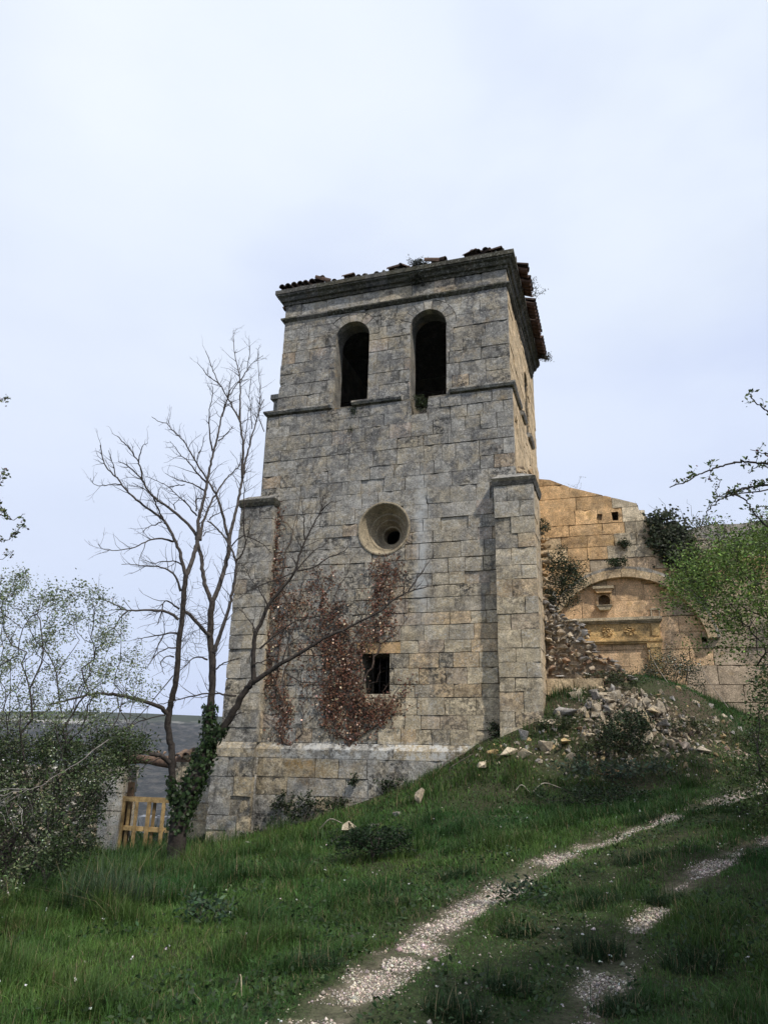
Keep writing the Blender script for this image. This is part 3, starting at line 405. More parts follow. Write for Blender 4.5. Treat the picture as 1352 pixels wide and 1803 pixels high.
gc = gc * (1 - .75 * k) + np.array([.24, .195, .15]) * .75 * k
M_SOIL = attr_mat('meadow_soil', .97, var=18, bmp=30)
ground = fast_mesh('ground', np.column_stack([X.ravel(), Y.ravel(), Z.ravel()]), GF, gc, M_SOIL, smooth=True)
tag(ground, 'grassy slope rising from the track to the foot of the ruined tower', 'ground', kind='structure')
def lift(x, y): 
    return height(x, y) - .05 * np.clip(track_mask(np.atleast_1d(x), np.atleast_1d(y)), 0, 1)

# the far side of the valley
hx = np.linspace(-2600, 2600, 261); hy = np.r_[np.linspace(500, 940, 12)[:-1], np.linspace(940, 1560, 90), np.linspace(1600, 2600, 20)]
HX, HY = np.meshgrid(hx, hy)
ridge = 79 + 7 * np.sin(HX / 310 + 1.0) + 4 * np.sin(HX / 120) - .010 * (HX + 500)
prof = np.clip((HY - 940) / 560, 0, 1); prof = prof ** 1.1
HZ = -70 + (ridge * HY.clip(1500) / 1500 + 70) * prof + (fbm(HX.ravel(), HY.ravel(), .006, 4).reshape(HX.shape) - .5) * 22 * np.sin(np.pi * prof.clip(0, .97)) - .03 * (HY - 1500).clip(0)
hi = np.arange(HX.size).reshape(HX.shape)
HF = np.stack([hi[:-1, :-1], hi[:-1, 1:], hi[1:, 1:], hi[1:, :-1]], -1).reshape(-1, 4)
mh, th, bh, oh = new_mat('valley_scrub')
pos = N(th, 'ShaderNodeNewGeometry').outputs['Position']
cliff = noise(th, pos, .02, 6, .7, mscale=(.5, .5, 3.0)); sc = noise(th, pos, .07, 9, .85)
sep = N(th, 'ShaderNodeSeparateXYZ'); th.links.new(pos, sep.inputs[0])
mr = N(th, 'ShaderNodeMapRange', inp={1: 50.0, 2: 57.0}); th.links.new(sep.outputs['Z'], mr.inputs[0])
mr2 = N(th, 'ShaderNodeMapRange', inp={1: 64.0, 2: 56.0}); th.links.new(sep.outputs['Z'], mr2.inputs[0])
band = mul(th, mr.outputs[0], mr2.outputs[0])
cc = ramp(th, sc, [(.42, (.008, .012, .009)), (.5, (.024, .025, .023)), (.57, (.075, .07, .058))])
grn = mixc(th, mr2.outputs[0], (.035, .043, .025), cc)
cc = mixc(th, mul(th, ramp(th, cliff, [(.50, 0.0), (.56, .85)]), band), grn, (.42, .40, .36))
th.links.new(cc, bh.inputs['Base Color'])
hills = fast_mesh('hills', np.column_stack([HX.ravel(), HY.ravel(), HZ.ravel()]), HF, np.full((HX.size, 3), .1), mh, smooth=True)
tag(hills, 'dark scrub covered valley side with a pale cliff band below its rim', 'hills', kind='structure')

# loose chippings in the two wheel tracks
def pebble_shapes(k):
    out = []
    for _ in range(k):
        a = np.array([(1, 0, 0), (-1, 0, 0), (0, 1, 0), (0, -1, 0), (0, 0, .75), (0, 0, -.75)], float) * rng.uniform(.6, 1.2, (6, 1)) + rng.normal(0, .14, (6, 3)); out.append(a)
    return np.array(out)
PF = np.array([(0, 2, 4), (2, 1, 4), (1, 3, 4), (3, 0, 4), (2, 0, 5), (1, 2, 5), (3, 1, 5), (0, 3, 5)])
def scatter_pebbles(P, size, col):
    n = len(P); sh = pebble_shapes(40)[rng.integers(0, 40, n)]; an = rng.uniform(0, 6.28, n); c, s = np.cos(an), np.sin(an)
    V = np.stack([sh[..., 0] * c[:, None] - sh[..., 1] * s[:, None], sh[..., 0] * s[:, None] + sh[..., 1] * c[:, None], sh[..., 2]], -1) * size[:, None, None] + P[:, None, :]
    F = PF[None] + (np.arange(n) * 6)[:, None, None]
    return V.reshape(-1, 3), F.reshape(-1, 3), np.repeat(col, 6, axis=0)
pts = []
for L, dens in zip(TR, (1.0, .75)):
    for a, b in zip(L[:-1], L[1:]):
        ln = np.hypot(*(b[:2] - a[:2])); ymid = (a[1] + b[1]) / 2
        n = int(ln * 4200 * dens * min(1.0, (8 / max(ymid, 4)) ** 1.1)); q = rng.uniform(0, 1, n); off = rng.normal(0, .32, n) * (a[2] + (b[2] - a[2]) * q)
        d = (b[:2] - a[:2]) / ln; p = a[:2] + (b[:2] - a[:2]) * q[:, None] + off[:, None] * np.array([-d[1], d[0]])
        keep = fbm(p[:, 0], p[:, 1], 3.1, 9) * 1.25 - .12 + .22 * (1 - np.abs(off) / .3) + .30 * rng.random(n) > (.72 if dens == 1 else .90); pts.append(p[keep])
P2 = np.vstack(pts)
ex = rng.uniform((-3, 5), (9, 15), (26000, 2)); ex = ex[rng.random(26000) < .03 + .55 * np.exp(-((ex[:, 0] - np.interp(ex[:, 1], [5, 6.5, 8.2, 9.4, 10.5, 12], [.6, 1.3, 2.3, 3.4, 4.6, 6.5])) / 1.1) ** 2) * (fbm(ex[:, 0], ex[:, 1], 1.7, 17) > .48)]
P2 = np.vstack([P2, ex]); n = len(P2)
PD = 1
size = np.exp(rng.normal(math.log(.0045), .5, n)).clip(.0025, .026) * (1 + P2[:, 1] * .04)
P3 = np.column_stack([P2, lift(P2[:, 0], P2[:, 1]) + size * .25])
pc = np.array([.42, .365, .305]) * np.exp(rng.normal(-.15, .5, (n, 1))).clip(.25, 1.45) * np.exp(rng.normal(0, .06, (n, 3)))
M_PEB = attr_mat('limestone_chippings', .95, var=60)
gv = fast_mesh('gravel', *scatter_pebbles(P3, size, pc), M_PEB)
tag(gv, 'pale limestone chippings strewn along the two worn wheel tracks', 'gravel', kind='stuff')

# ------------------------------------------------------------------ masonry
def block(mb, fr, a0, a1, z0, z1, col, depth=.14, ch=.014, d=0.0, jit=.006):
    """one squared stone with a worn, uneven face and chipped arrises; fr maps (along, inward, z) to a point"""
    j = lambda: rnd.uniform(-jit, jit)
    c4 = [(a0 + j(), z0 + j()), (a1 + j(), z0 + j()), (a1 + j(), z1 + j()), (a0 + j(), z1 + j())]
    nx_ = max(2, min(6, int((a1 - a0) / .14))); nz_ = 3; V = [(a, depth, z) for a, z in c4]; G = {}
    for q in range(nz_ + 1):
        for p in range(nx_ + 1):
            f_, g_ = p / nx_, q / nz_
            a = (c4[0][0] * (1 - f_) + c4[1][0] * f_) * (1 - g_) + (c4[3][0] * (1 - f_) + c4[2][0] * f_) * g_
            z = (c4[0][1] * (1 - f_) + c4[1][1] * f_) * (1 - g_) + (c4[3][1] * (1 - f_) + c4[2][1] * f_) * g_
            eu, ez = p in (0, nx_), q in (0, nz_); dd = d + rnd.gauss(0, .004)
            if eu or ez:
                wear = abs(rnd.gauss(0, .0035)) + (.03 * rnd.random() if rnd.random() < .06 else 0); dd = d + wear
                if eu: a += (ch * .15 + wear * .7) * (1 if p == 0 else -1)
                if ez: z += (ch * .1 + wear * .6) * (1 if q == 0 else -1)
            else: a += rnd.uniform(-.02, .02); z += rnd.uniform(-.015, .015)
            G[p, q] = len(V); V.append((a, dd, z))
    F = [(3, 2, 1, 0)] + [(G[p, q], G[p + 1, q], G[p + 1, q + 1], G[p, q + 1]) for p in range(nx_) for q in range(nz_)]
    F.append((0, 1) + tuple(G[p, 0] for p in range(nx_, -1, -1))); F.append((1, 2) + tuple(G[nx_, q] for q in range(nz_, -1, -1)))
    F.append((2, 3) + tuple(G[p, nz_] for p in range(nx_ + 1))); F.append((3, 0) + tuple(G[0, q] for q in range(nz_ + 1)))
    e = [np.array(fr(*p)) for p in ((0, 0, 0), (1, 0, 0), (0, 1, 0), (0, 0, 1))]
    if np.linalg.det([e[1] - e[0], e[2] - e[0], e[3] - e[0]]) < 0: F = [f[::-1] for f in F]
    mb.add([fr(*v) for v in V], F, col)
def courses(z0, z1, h):
    n = max(1, round((z1 - z0) / h)); w = np.array([rnd.uniform(.8, 1.2) for _ in range(n)]); return np.concatenate([[z0], z0 + np.cumsum(w / w.sum()) * (z1 - z0)])
def masonry(mb, fr, a0, a1, zs, colf, ln=(.34, .74), gap=.0065, depth=.14, keep=None, fixed=None, rough=1.0):
    for z0, z1 in zip(zs[:-1], zs[1:]):
        if fixed: cuts = fixed(a0, a1)
        else:
            cuts = [a0]; 
            while a1 - cuts[-1] > ln[1]: cuts.append(cuts[-1] + rnd.uniform(*ln))
            if a1 - cuts[-1] < ln[0] * .5 and len(cuts) > 1: cuts[-1] = (cuts[-2] + a1) / 2
            cuts.append(a1)
        wob = rnd.uniform(-.012, .012)
        for c0, c1 in zip(cuts[:-1], cuts[1:]):
            if keep and not keep((c0 + c1) / 2, (z0 + z1) / 2): continue
            open_j = rnd.random(); g = gap * (.25 if open_j < .45 else 1.0 if open_j < .85 else 1.9)
            gt = gap * rnd.choice((.1, .2, .3, .9, 1.2, 1.7))
            d = rnd.gauss(0, .006) * rough + (.03 if rnd.random() < .03 else 0)
            hang = rnd.uniform(-.012, .012)
            block(mb, fr, c0 + g / 2, c1 - g / 2, z0 + gap * .2 + wob * (c0 > a0 + .01) * .5, z1 - gt + hang * .4, colf((c0 + c1) / 2, (z0 + z1) / 2), depth, rnd.uniform(.004, .012), d)
GREY = np.array([.33, .315, .28]); BEIGE = np.array([.50, .415, .28]); OCHRE = np.array([.55, .365, .19]); DARKG = np.array([.17, .166, .16]); PINK = np.array([.40, .29, .22])
def tower_col(s, z):
    low = np.clip((8.2 - z) / 4.0, 0, 1) * np.clip((s + 5.6) / 3.2, .12, 1)
    c = GREY * (1 - .16 * np.clip((z - 7) / 4, 0, 1)) * (1 - low) + BEIGE * low; q = rnd.random()
    if q < .14: c = c * .62 + DARKG * .38
    elif q < .18 + .2 * low: c = c * .65 + BEIGE * .35
    elif q < .22 + .36 * low: c = c * .55 + OCHRE * .45
    elif q < .27 + .45 * low: c = c * .6 + PINK * .4
    return c * math.exp(rnd.gauss(0, .10))
def warm_col(s, z):
    c = OCHRE * .92 if rnd.random() < .68 else BEIGE * .6 + OCHRE * .35; 
    if rnd.random() < .18: c = c * .6 + GREY * .4
    return c * math.exp(rnd.gauss(0, .14))
def side_col(s, z): return (BEIGE * .6 + OCHRE * .4) * math.exp(rnd.gauss(0, .1))
MORT = np.array([.18, .16, .125])
def F_front(off): return lambda a, d, z: (a, off + d, z)
def F_right(off): return lambda a, d, z: (off - d, a, z)
def F_left(off): return lambda a, d, z: (off + d, a, z)

tower = thing('church_tower', 'tall square ruined bell tower of grey limestone with two arched bell openings', 'tower', tuple(C0), YAW)
BZ = 10.80
def arch_poly(cx, r, zb, zs, seg=18, rr=None, base=None):
    rr = rr or r; P = [(cx - r, zb), (cx + r, zb), (cx + r, zs)]
    if rr != r: P.append((cx + rr, zs))
    P += [(cx + rr * math.cos(a), zs + rr * math.sin(a)) for a in np.linspace(0, math.pi, seg)[1:-1]]
    if rr != r: P.append((cx - rr, zs))
    P.append((cx - rr if rr != r else cx - r, zs))
    if rr != r: P[-1] = (cx - r, zs); P.insert(-1, (cx - rr, zs)); 
    out = []
    for p in P:
        if not out or abs(p[0] - out[-1][0]) + abs(p[1] - out[-1][1]) > 1e-6: out.append(p)
    return out
A1, A2, AR, ASP = -4.44, -2.235, .51, 12.96
OC = (-3.36, 7.18); WIN = (-3.84, -3.13, 3.08, 4.03)
def cutter(poly, y0, y1):
    m = MB(); prism(m, poly, y0, y1); return m
def circ(cx, cz, r, n=28): return [(cx + r * math.cos(a), cz + r * math.sin(a)) for a in np.linspace(0, 2 * math.pi, n, endpoint=False)]

# lower stage: facing stones before a rubble core
D_ = 6.1
lo = MB(); zs_lo = courses(1.95, BZ - .08, .352)
# the wall leans in a little towards the top
for z0, z1 in zip(zs_lo[:-1], zs_lo[1:]):
    a0 = -6.98 + .10 * (z0 - 2) / 9
    masonry(lo, F_front(0), a0, 0.0, [z0, z1], tower_col)
NOTCH = [(-2.66, 10.28), (-2.24, 10.28), (-2.2, 10.9), (-2.72, 10.9)]
WINP = [(WIN[0], WIN[2]), (WIN[1], WIN[2]), (WIN[1], WIN[3]), (WIN[0], WIN[3])]
LINT = [(WIN[0] - .14, WIN[3] + .002), (WIN[1] + .26, WIN[3] + .002), (WIN[1] + .26, WIN[3] + .27), (WIN[0] - .14, WIN[3] + .27)]
lo.carve([cutter(circ(*OC, .70, 40), -.3, .6), cutter(WINP, -.3, .6), cutter(LINT, -.3, .6), cutter(NOTCH, -.3, .6)]); wall = lo.build('facing_wall', M_ASHLAR, tower)
core = MB(); box(core, (-6.93, .045, -1.6), (-.05, 1.0, BZ - .02), MORT)
core.carve([cutter(circ(*OC, .645, 40), -.3, .82), cutter(circ(*OC, .23), -.3, 1.6), cutter(WINP, -.3, 1.6), cutter(NOTCH, -.3, .7)]); core.build('wall_core', M_WARM, tower)
cs = MB(); box(cs, (-6.93, 1.0, -1.6), (-6.0, D_, BZ - .02), MORT); box(cs, (-.9, 1.0, -1.6), (-.05, D_, BZ - .02), MORT); box(cs, (-6.0, D_ - .9, -1.6), (-.9, D_, BZ - .02), MORT); box(cs, (-6.0, 1.0, BZ - .4), (-.9, D_ - .9, BZ - .02), MORT)
cs.build('inner_walls', M_WARM, tower)
sd = MB(); sl2 = MB()
masonry(sd, F_right(0), 0.15, D_, courses(1.6, BZ - .08, .405), side_col, ln=(.5, .95)); masonry(sl2, F_left(-6.98), 0.15, D_, courses(-1.2, BZ - .08, .41), tower_col, ln=(.5, .95)); sl2.build('side_facing', M_ASHLAR, tower)
m_ = MB(); box(m_, (-.2, .55, 9.7), (.3, .95, 10.2)); sd.carve([m_]); sd.build('side_facing', M_WARM, tower)
# belfry stage
bf = MB(); zs_b = courses(BZ + .14, 13.79, .35)
for z0, z1 in zip(zs_b[:-1], zs_b[1:]): masonry(bf, F_front(.05), -6.64 + .02 * (z0 - 11), -.05, [z0, z1], tower_col, ln=(.35, .95))
masonry(bf, F_front(.05), -6.64, -.05, [BZ - .08, BZ + .14], tower_col, ln=(.5, .9))
masonry(bf, F_front(.05), -6.60, -.05, [13.93, 14.36], lambda s, z: tower_col(s, 6) if rnd.random() < .5 else tower_col(s, z), ln=(.5, 1.05), gap=.008)
RO = AR + .30
holes = [cutter(arch_poly(c, AR, BZ - .12, ASP, rr=RO), -.3, .6) for c in (A1, A2)]
bf.carve(holes + [cutter(NOTCH, -.3, .6)]); bf.build('belfry_facing', M_ASHLAR, tower)
bc = MB(); TB = .66
box(bc, (-6.58, .09, BZ - .02), (-.09, TB, 14.36), GREY * .5)  # tint darkened to stand for shade under the arch soffits
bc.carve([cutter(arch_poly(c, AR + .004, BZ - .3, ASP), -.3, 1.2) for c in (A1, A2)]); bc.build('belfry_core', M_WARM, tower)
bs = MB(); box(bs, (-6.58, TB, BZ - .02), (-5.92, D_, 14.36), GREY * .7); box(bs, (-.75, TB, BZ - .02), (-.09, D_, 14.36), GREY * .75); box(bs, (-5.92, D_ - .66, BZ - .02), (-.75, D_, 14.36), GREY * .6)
SA = (3.78, .46, 10.86, 12.7)
m_ = MB(); Vx = arch_poly(SA[0], SA[1], SA[2], SA[3]); 
def side_cut(poly, x0, x1):
    m = MB(); n = len(poly); V = [(x0, y, z) for y, z in poly] + [(x1, y, z) for y, z in poly]
    m.add(V, [tuple(range(n))[::-1], tuple(range(n, 2 * n))] + [(i, (i + 1) % n, (i + 1) % n + n, i + n) for i in range(n)]); return m
bs.carve([side_cut(Vx, -1.5, .5)]); bs.build('belfry_inner_walls', M_WARM, tower)
sb = MB(); sb2 = MB()
masonry(sb, F_right(-.05), .2, D_, courses(BZ + .1, 14.36, .36), side_col, ln=(.5, .95)); masonry(sb2, F_left(-6.64), .2, D_, courses(BZ - .06, 14.36, .36), tower_col, ln=(.5, .95)); sb2.build('belfry_side_facing', M_ASHLAR, tower)
sb.carve([side_cut(Vx, -.6, .5)]); sb.build('belfry_side_facing', M_WARM, tower)
# arch stones
for c in (A1, A2):
    vo = MB(); n = 9; e = np.linspace(0, math.pi, n + 1)
    for i in range(n):
        a, b_ = e[i] + .012, e[i + 1] - .012; r1 = RO - rnd.uniform(.005, .03)
        P = [(c + AR * math.cos(q), ASP + AR * math.sin(q)) for q in np.linspace(b_, a, 5)] + [(c + r1 * math.cos(q), ASP + r1 * math.sin(q)) for q in np.linspace(a, b_, 5)]
        prism(vo, P, .05 + rnd.gauss(0, .004), .3, tower_col(c, 7.0 if i == n // 2 else 12))
    vo.build('arch', M_ASHLAR, tower)
# oculus: splayed rings
ocu = MB(); prof = [(.70, .0), (.69, -.025), (.66, -.03), (.635, -.01), (.63, .02), (.625, .05), (.50, .30), (.50, .33), (.455, .33), (.39, .46), (.39, .49), (.35, .49), (.265, .70), (.225, .70), (.215, .76), (.215, .99)]
nseg = 48; th_ = np.linspace(0, 2 * math.pi, nseg, endpoint=False)
V = [(OC[0] + (r + .0) * math.cos(a), d, OC[1] + r * 1.03 * math.sin(a)) for r, d in prof for a in th_]
F = [(i * nseg + k, i * nseg + (k + 1) % nseg, (i + 1) * nseg + (k + 1) % nseg, (i + 1) * nseg + k) for i in range(len(prof) - 1) for k in range(nseg)]
F = [f[::-1] for f in F]
ocu.add(V, F, BEIGE * .62)
tag(ocu.build('oculus', M_WARM, tower, smooth=False), 'round splayed window opening with a small dark eye')
# square window: lintel stone and bars
w = MB(); prism(w, [(x + (.006 if x < -3.5 else -.006), z + (.004 if z < WIN[3] + .1 else -.006)) for x, z in LINT], .004, .5, OCHRE * .95); w.build('window_lintel', M_WARM, tower)
g = Tubes()
for x in (-3.66, -3.485, -3.31): g.add([(x, .34, WIN[2] - .05), (x, .34, WIN[3] + .05)], .011, 6, (.03, .025, .02))
for z in (3.4, 3.72): g.add([(WIN[0] - .05, .34, z), (WIN[1] + .05, .34, z)], .009, 6, (.03, .025, .02))
g.build('window_bars', M_IRON, tower)
# mouldings swept round the tower, one stone after another
def sweep(mb, prof, path, colf, joint=(.7, 1.2), t_from=None, t_to=None, j=.006):
    """prof: closed outline (outward, z); path: plan points, outward is to the right of travel"""
    path = np.asarray(path, float); seg = np.linalg.norm(np.diff(path, axis=0), axis=1); cum = np.r_[0, np.cumsum(seg)]
    def nrm(i):
        d = (path[i + 1] - path[i]) / seg[i]; return np.array([d[1], -d[0]])
    def pt(q):
        i = min(np.searchsorted(cum, q, side='right') - 1, len(seg) - 1); return path[i] + (path[i + 1] - path[i]) * (q - cum[i]) / seg[i], nrm(i)
    a, end = (t_from or 0.0), (t_to if t_to is not None else cum[-1])
    while a < end - 1e-6:
        b_ = a + rnd.uniform(*joint)
        if end - b_ < .35: b_ = end
        for c in cum[1:-1]:
            if abs(b_ - c) < .3: b_ = c + .4
        b_ = min(b_, end); st = [(*pt(a + .003),)]
        for i, c in enumerate(cum[1:-1]):
            if a < c < b_:
                n1, n2 = nrm(i), nrm(i + 1); mt = n1 + n2; st.append((path[i + 1], mt / (mt @ n1)))
        st.append((*pt(b_ - .003 - 1e-6),)); k = len(prof); jo, jz = rnd.uniform(-j, j), rnd.uniform(-j, j) * .6
        V = [(p[0] + n_[0] * (o + jo), p[1] + n_[1] * (o + jo), z + jz) for p, n_ in st for o, z in prof]
        F = [tuple(range(k)), tuple(range((len(st) - 1) * k, len(st) * k))[::-1]]
        F += [(i * k + q, (i + 1) * k + q, (i + 1) * k + (q + 1) % k, i * k + (q + 1) % k) for i in range(len(st) - 1) for q in range(k)]
        mb.add(V, [f[::-1] for f in F], colf(0, 0)); a = b_
ring_lo = [(-6.9, D_), (-6.9, 0), (0, 0), (0, D_)]; ring_up = [(-6.6, D_), (-6.6, .05), (-.05, .05), (-.05, D_)]
trimc = lambda s, z: (GREY * .30 if rnd.random() < .5 else np.array([.06, .057, .040])) * math.exp(rnd.gauss(0, .15))
P1 = [(-.05, BZ - .03), (.05, BZ - .03), (.09, BZ + .03), (.09, BZ + .075), (.0, BZ + .12), (-.05, BZ + .12)]
base_len = D_
for a, b_ in ((D_ - 3, D_ + 1.96), (D_ + 2.55, D_ + 3.97), (D_ + 5.27, D_ + 6.9 + 1.5), (D_ + 6.9 + 1.75, D_ + 6.9 + 2.5), (D_ + 6.9 + 3.3, D_ + 6.9 + 4.3)):
    sc_ = MB(); sweep(sc_, P1, ring_lo, lambda s, z: GREY * 1.1 * math.exp(rnd.gauss(0, .1)), t_from=a, t_to=b_, joint=(.45, .9), j=.012); sc_.build('string_course', M_ASHLAR, tower)
fz = MB(); sweep(fz, [(-.06, 13.79), (.02, 13.79), (.085, 13.86), (.085, 13.905), (.01, 13.935), (-.06, 13.935)], ring_up, trimc, t_to=D_ + 6.6 + 5.2); fz.build('frieze_moulding', M_TRIM, tower)
cn = MB(); sweep(cn, [(-.10, 14.36), (.03, 14.36), (.05, 14.44), (.11, 14.46), (.15, 14.56), (.22, 14.60), (.22, 14.64), (.25, 14.65), (.25, 14.78), (.18, 14.82), (-.10, 14.82)], ring_up, trimc, joint=(.6, 1.3)); cn.build('cornice', M_TRIM, tower)
# plinth and corner buttresses
pl = MB(); pc_ = lambda s, z: (GREY * .85 if rnd.random() < .7 else BEIGE * .7) * math.exp(rnd.gauss(0, .15))
def chamfer_course(mb, s0, s1, tb, tf, z0, z1, z2):
    c = s0
    while c < s1 - .01:
        e = min(c + rnd.uniform(.6, 1.1), s1); e = s1 if s1 - e < .3 else e
        V = [(x, y, z) for x in (c + .004, e - .004) for y, z in ((tb, z0), (tf, z0), (tf + rnd.uniform(-.004, .004), z1), (tb, z2))]
        mb.add(V, [(0, 1, 2, 3)[::-1], (4, 5, 6, 7), (0, 4, 5, 1)[::-1], (1, 5, 6, 2)[::-1], (2, 6, 7, 3)[::-1], (3, 7, 4, 0)[::-1]], pc_(0, 0)); c = e
masonry(pl, F_front(-.14), -6.36, -.55, courses(-1.2, 1.60, .42), pc_, ln=(.5, 1.0)); chamfer_course(pl, -6.48, -.55, .0, -.14, 1.602, 1.80, 1.945)
box(pl, (-6.36, -.10, -1.6), (-.55, .0, 1.60), MORT)
pl.build('plinth', M_ASHLAR, tower)
def buttress(s0, s1, zb, ztop, left):
    m = MB(); pf = -.30; zs = courses(zb, ztop, .37); flip = 0
    for z0, z1 in zip(zs[:-1], zs[1:]):
        flip ^= 1; f = (.36 if flip else .62) + rnd.uniform(-.06, .06)
        col = (lambda s, z: tower_col(s if not left else -6.5, z)) 
        if not left: col = lambda s, z: tower_col(s, z - .8 if z < 7 else z)
        masonry(m, F_front(pf), s0, s1, [z0, z1], col, fixed=lambda a, b_: [a, a + (b_ - a) * f, b_], gap=.008)
    masonry(m, F_right(s1), pf + .14, .95, zs, side_col if not left else tower_col, ln=(.4, .8)); masonry(m, F_left(s0), pf + .14, .95, zs, tower_col, ln=(.4, .8))
    box(m, (s0 + .03, pf + .04, zb - .02), (s1 - .03, -.003 if False else .95, ztop - .01), MORT)
    o = m.build('buttress', M_ASHLAR, tower)
    k = MB(); e = .055                                           # moulded cap with a sloping top
    P = [(s0 - e + .03, pf + .01), (s0 - e, pf - e)]
    for (z0, z1, q0, q1) in ((ztop - .01, ztop + .08, .02, e), (ztop + .08, ztop + .17, e, e + .01)):
        V = [(s0 - q0, pf - q0, z0), (s1 + q0, pf - q0, z0), (s1 + q0, 1.0, z0), (s0 - q0, 1.0, z0), (s0 - q1, pf - q1, z1), (s1 + q1, pf - q1, z1), (s1 + q1, 1.0, z1), (s0 - q1, 1.0, z1)]
        k.add(V, [(0, 3, 2, 1), (4, 5, 6, 7), (0, 1, 5, 4), (1, 2, 6, 5), (2, 3, 7, 6), (3, 0, 4, 7)], trimc(0, 0))
    zt = ztop + .173
    V = [(s0 - e, pf - e, zt), (s1 + e, pf - e, zt), (s1 + e, 1.0, zt), (s0 - e, 1.0, zt), (s0 + .05, .02, zt + .22), (s1 - .3 if not left else s1, .02, zt + .22), (s1 - .3 if not left else s1, 1.0, zt + .2), (s0 + .05, 1.0, zt + .2)]
    k.add(V, [(0, 3, 2, 1), (4, 5, 6, 7), (0, 1, 5, 4), (1, 2, 6, 5), (2, 3, 7, 6), (3, 0, 4, 7)], GREY * .9)
    k.build('cap', M_TRIM, o); return o
buttress(-7.33, -6.36, 1.95, 7.98, True)
br_ = buttress(-.49, .45, .8, 7.96, False)
p2 = MB(); masonry(p2, F_front(-.42), -7.45, -6.33, courses(-1.3, 1.60, .42), pc_, ln=(.4, .9)); masonry(p2, F_left(-7.45), -.28, .95, courses(-1.3, 1.60, .42), pc_, ln=(.4, .8)); masonry(p2, F_right(-6.33), -.28, -.16, courses(-1.3, 1.60, .42), pc_, ln=(.1, .3))
box(p2, (-7.41, -.38, -1.6), (-6.37, .95, 1.60), MORT); chamfer_course(p2, -7.45, -6.33, -.30, -.42, 1.602, 1.80, 1.945); 
p2.build('buttress_plinth', M_ASHLAR, tower)
# stair turret behind the left corner
tt = MB(); masonry(tt, F_front(.9), -7.2, -6.66, courses(8.2, 11.75, .40), lambda s, z: GREY * .8 * math.exp(rnd.gauss(0, .15)), ln=(.5, .6)); masonry(tt, F_left(-7.2), 1.04, 3, courses(8.2, 11.75, .40), tower_col)
box(tt, (-7.16, .95, -1.2), (-6.5, 3.0, 11.75), MORT); box(tt, (-7.28, .82, 11.75), (-6.6, 3.0, 11.9), GREY * .6, .01)
for z in (11.25, 10.98, 10.75, 10.55): box(tt, (-7.2 - rnd.uniform(.10, .24), .95, z - .1), (-7.18, 1.5, z + .1), DARKG, .03)
tt.build('stair_turret', M_TRIM, tower)
# roof: low pitched, tiles broken away along most of the front
rf = MB(); e0 = (-6.62, .06, 14.80); cx_, cy_ = -3.3, 3.1
ro = [(-6.7, -.0), (.03, -.0), (.03, D_ + .1), (-6.7, D_ + .1)]
V = [(x, y, 14.83) for x, y in ro] + [(cx_, cy_, 15.9)] + [(x * .98, y * .98 + .05, 14.5) for x, y in ro]
rf.add(V, [(0, 1, 4), (1, 2, 4), (2, 3, 4), (3, 0, 4), (5, 8, 7, 6), (0, 5, 6, 1), (1, 6, 7, 2), (2, 7, 8, 3), (3, 8, 5, 0)], np.array([.05, .045, .035]))
def tile(mb, p, out, up_, ln=.42, r=.095, th=.016, cap=True, roll=0.0, col=None):
    """one half-round tile lying along out, its hollow downwards"""
    out = np.array(out, float); out /= np.linalg.norm(out); sdv = np.cross(out, (0, 0, 1)); sdv /= np.linalg.norm(sdv); nv = np.cross(sdv, out)
    if roll: sdv, nv = sdv * math.cos(roll) + nv * math.sin(roll), nv * math.cos(roll) - sdv * math.sin(roll)
    sg = 1 if cap else -1; V = []; n = 7
    for e in (0, 1):
        rr = r * (1 if e else .8)
        for q in (rr, rr - th):
            for a in np.linspace(0, math.pi, n): V.append(np.array(p) + out * ln * (e - .5) + sdv * q * math.cos(a) + nv * sg * q * math.sin(a))
    F = []; o_, i_, O_, I_ = 0, n, 2 * n, 3 * n
    for k in range(n - 1): F += [(o_ + k, o_ + k + 1, O_ + k + 1, O_ + k), (i_ + k + 1, i_ + k, I_ + k, I_ + k + 1), (O_ + k, O_ + k + 1, I_ + k + 1, I_ + k), (o_ + k + 1, o_ + k, i_ + k, i_ + k + 1)]
    F += [(o_, O_, I_, i_), (o_ + n - 1, i_ + n - 1, I_ + n - 1, O_ + n - 1)]
    mb.add(V, F, col if col is not None else np.array([.075, .05, .038]) * math.exp(rnd.gauss(0, .35)))
tl = MB(); sl_ = .34
def eave_row(p0, p1, out, keep, rows=1):
    p0 = np.array(p0, float); p1 = np.array(p1, float); L = np.linalg.norm(p1 - p0); n = int(L / .19); out = np.array(out, float)
    for r_ in range(rows):
        for i in range(n):
            q = (i + .5) / n
            if not keep(q, r_): continue
            d = out + np.array([0, 0, -sl_]) + np.array([rnd.gauss(0, .05)] * 3) * (1, 1, .6)
            p = p0 + (p1 - p0) * q - out * (r_ * .33) + np.array([0, 0, r_ * .33 * sl_ + .075 + rnd.uniform(-.01, .01)])
            tile(tl, p, d, None, cap=True, roll=rnd.gauss(0, .12)); 
            if rnd.random() < .85: tile(tl, p + (p1 - p0) / L * .083 - np.array([0, 0, .075]), d, None, cap=False, col=np.array([.10, .06, .045]))
eave_row((-6.75, .02, 14.88), (.1, .02, 14.88), (0, -1, 0), lambda q, r: (q < .20 or (r > 0 and rnd.random() < .5) or (.84 < q < .92)) and rnd.random() < .92, 3)
eave_row((.26, .65, 14.83), (.26, 6.1, 14.83), (1, 0, 0), lambda q, r: rnd.random() < (.8 if r == 0 else .88), 3)
eave_row((-6.8, 5.9, 14.84), (-6.8, .3, 14.84), (-1, 0, 0), lambda q, r: rnd.random() < .8, 2)
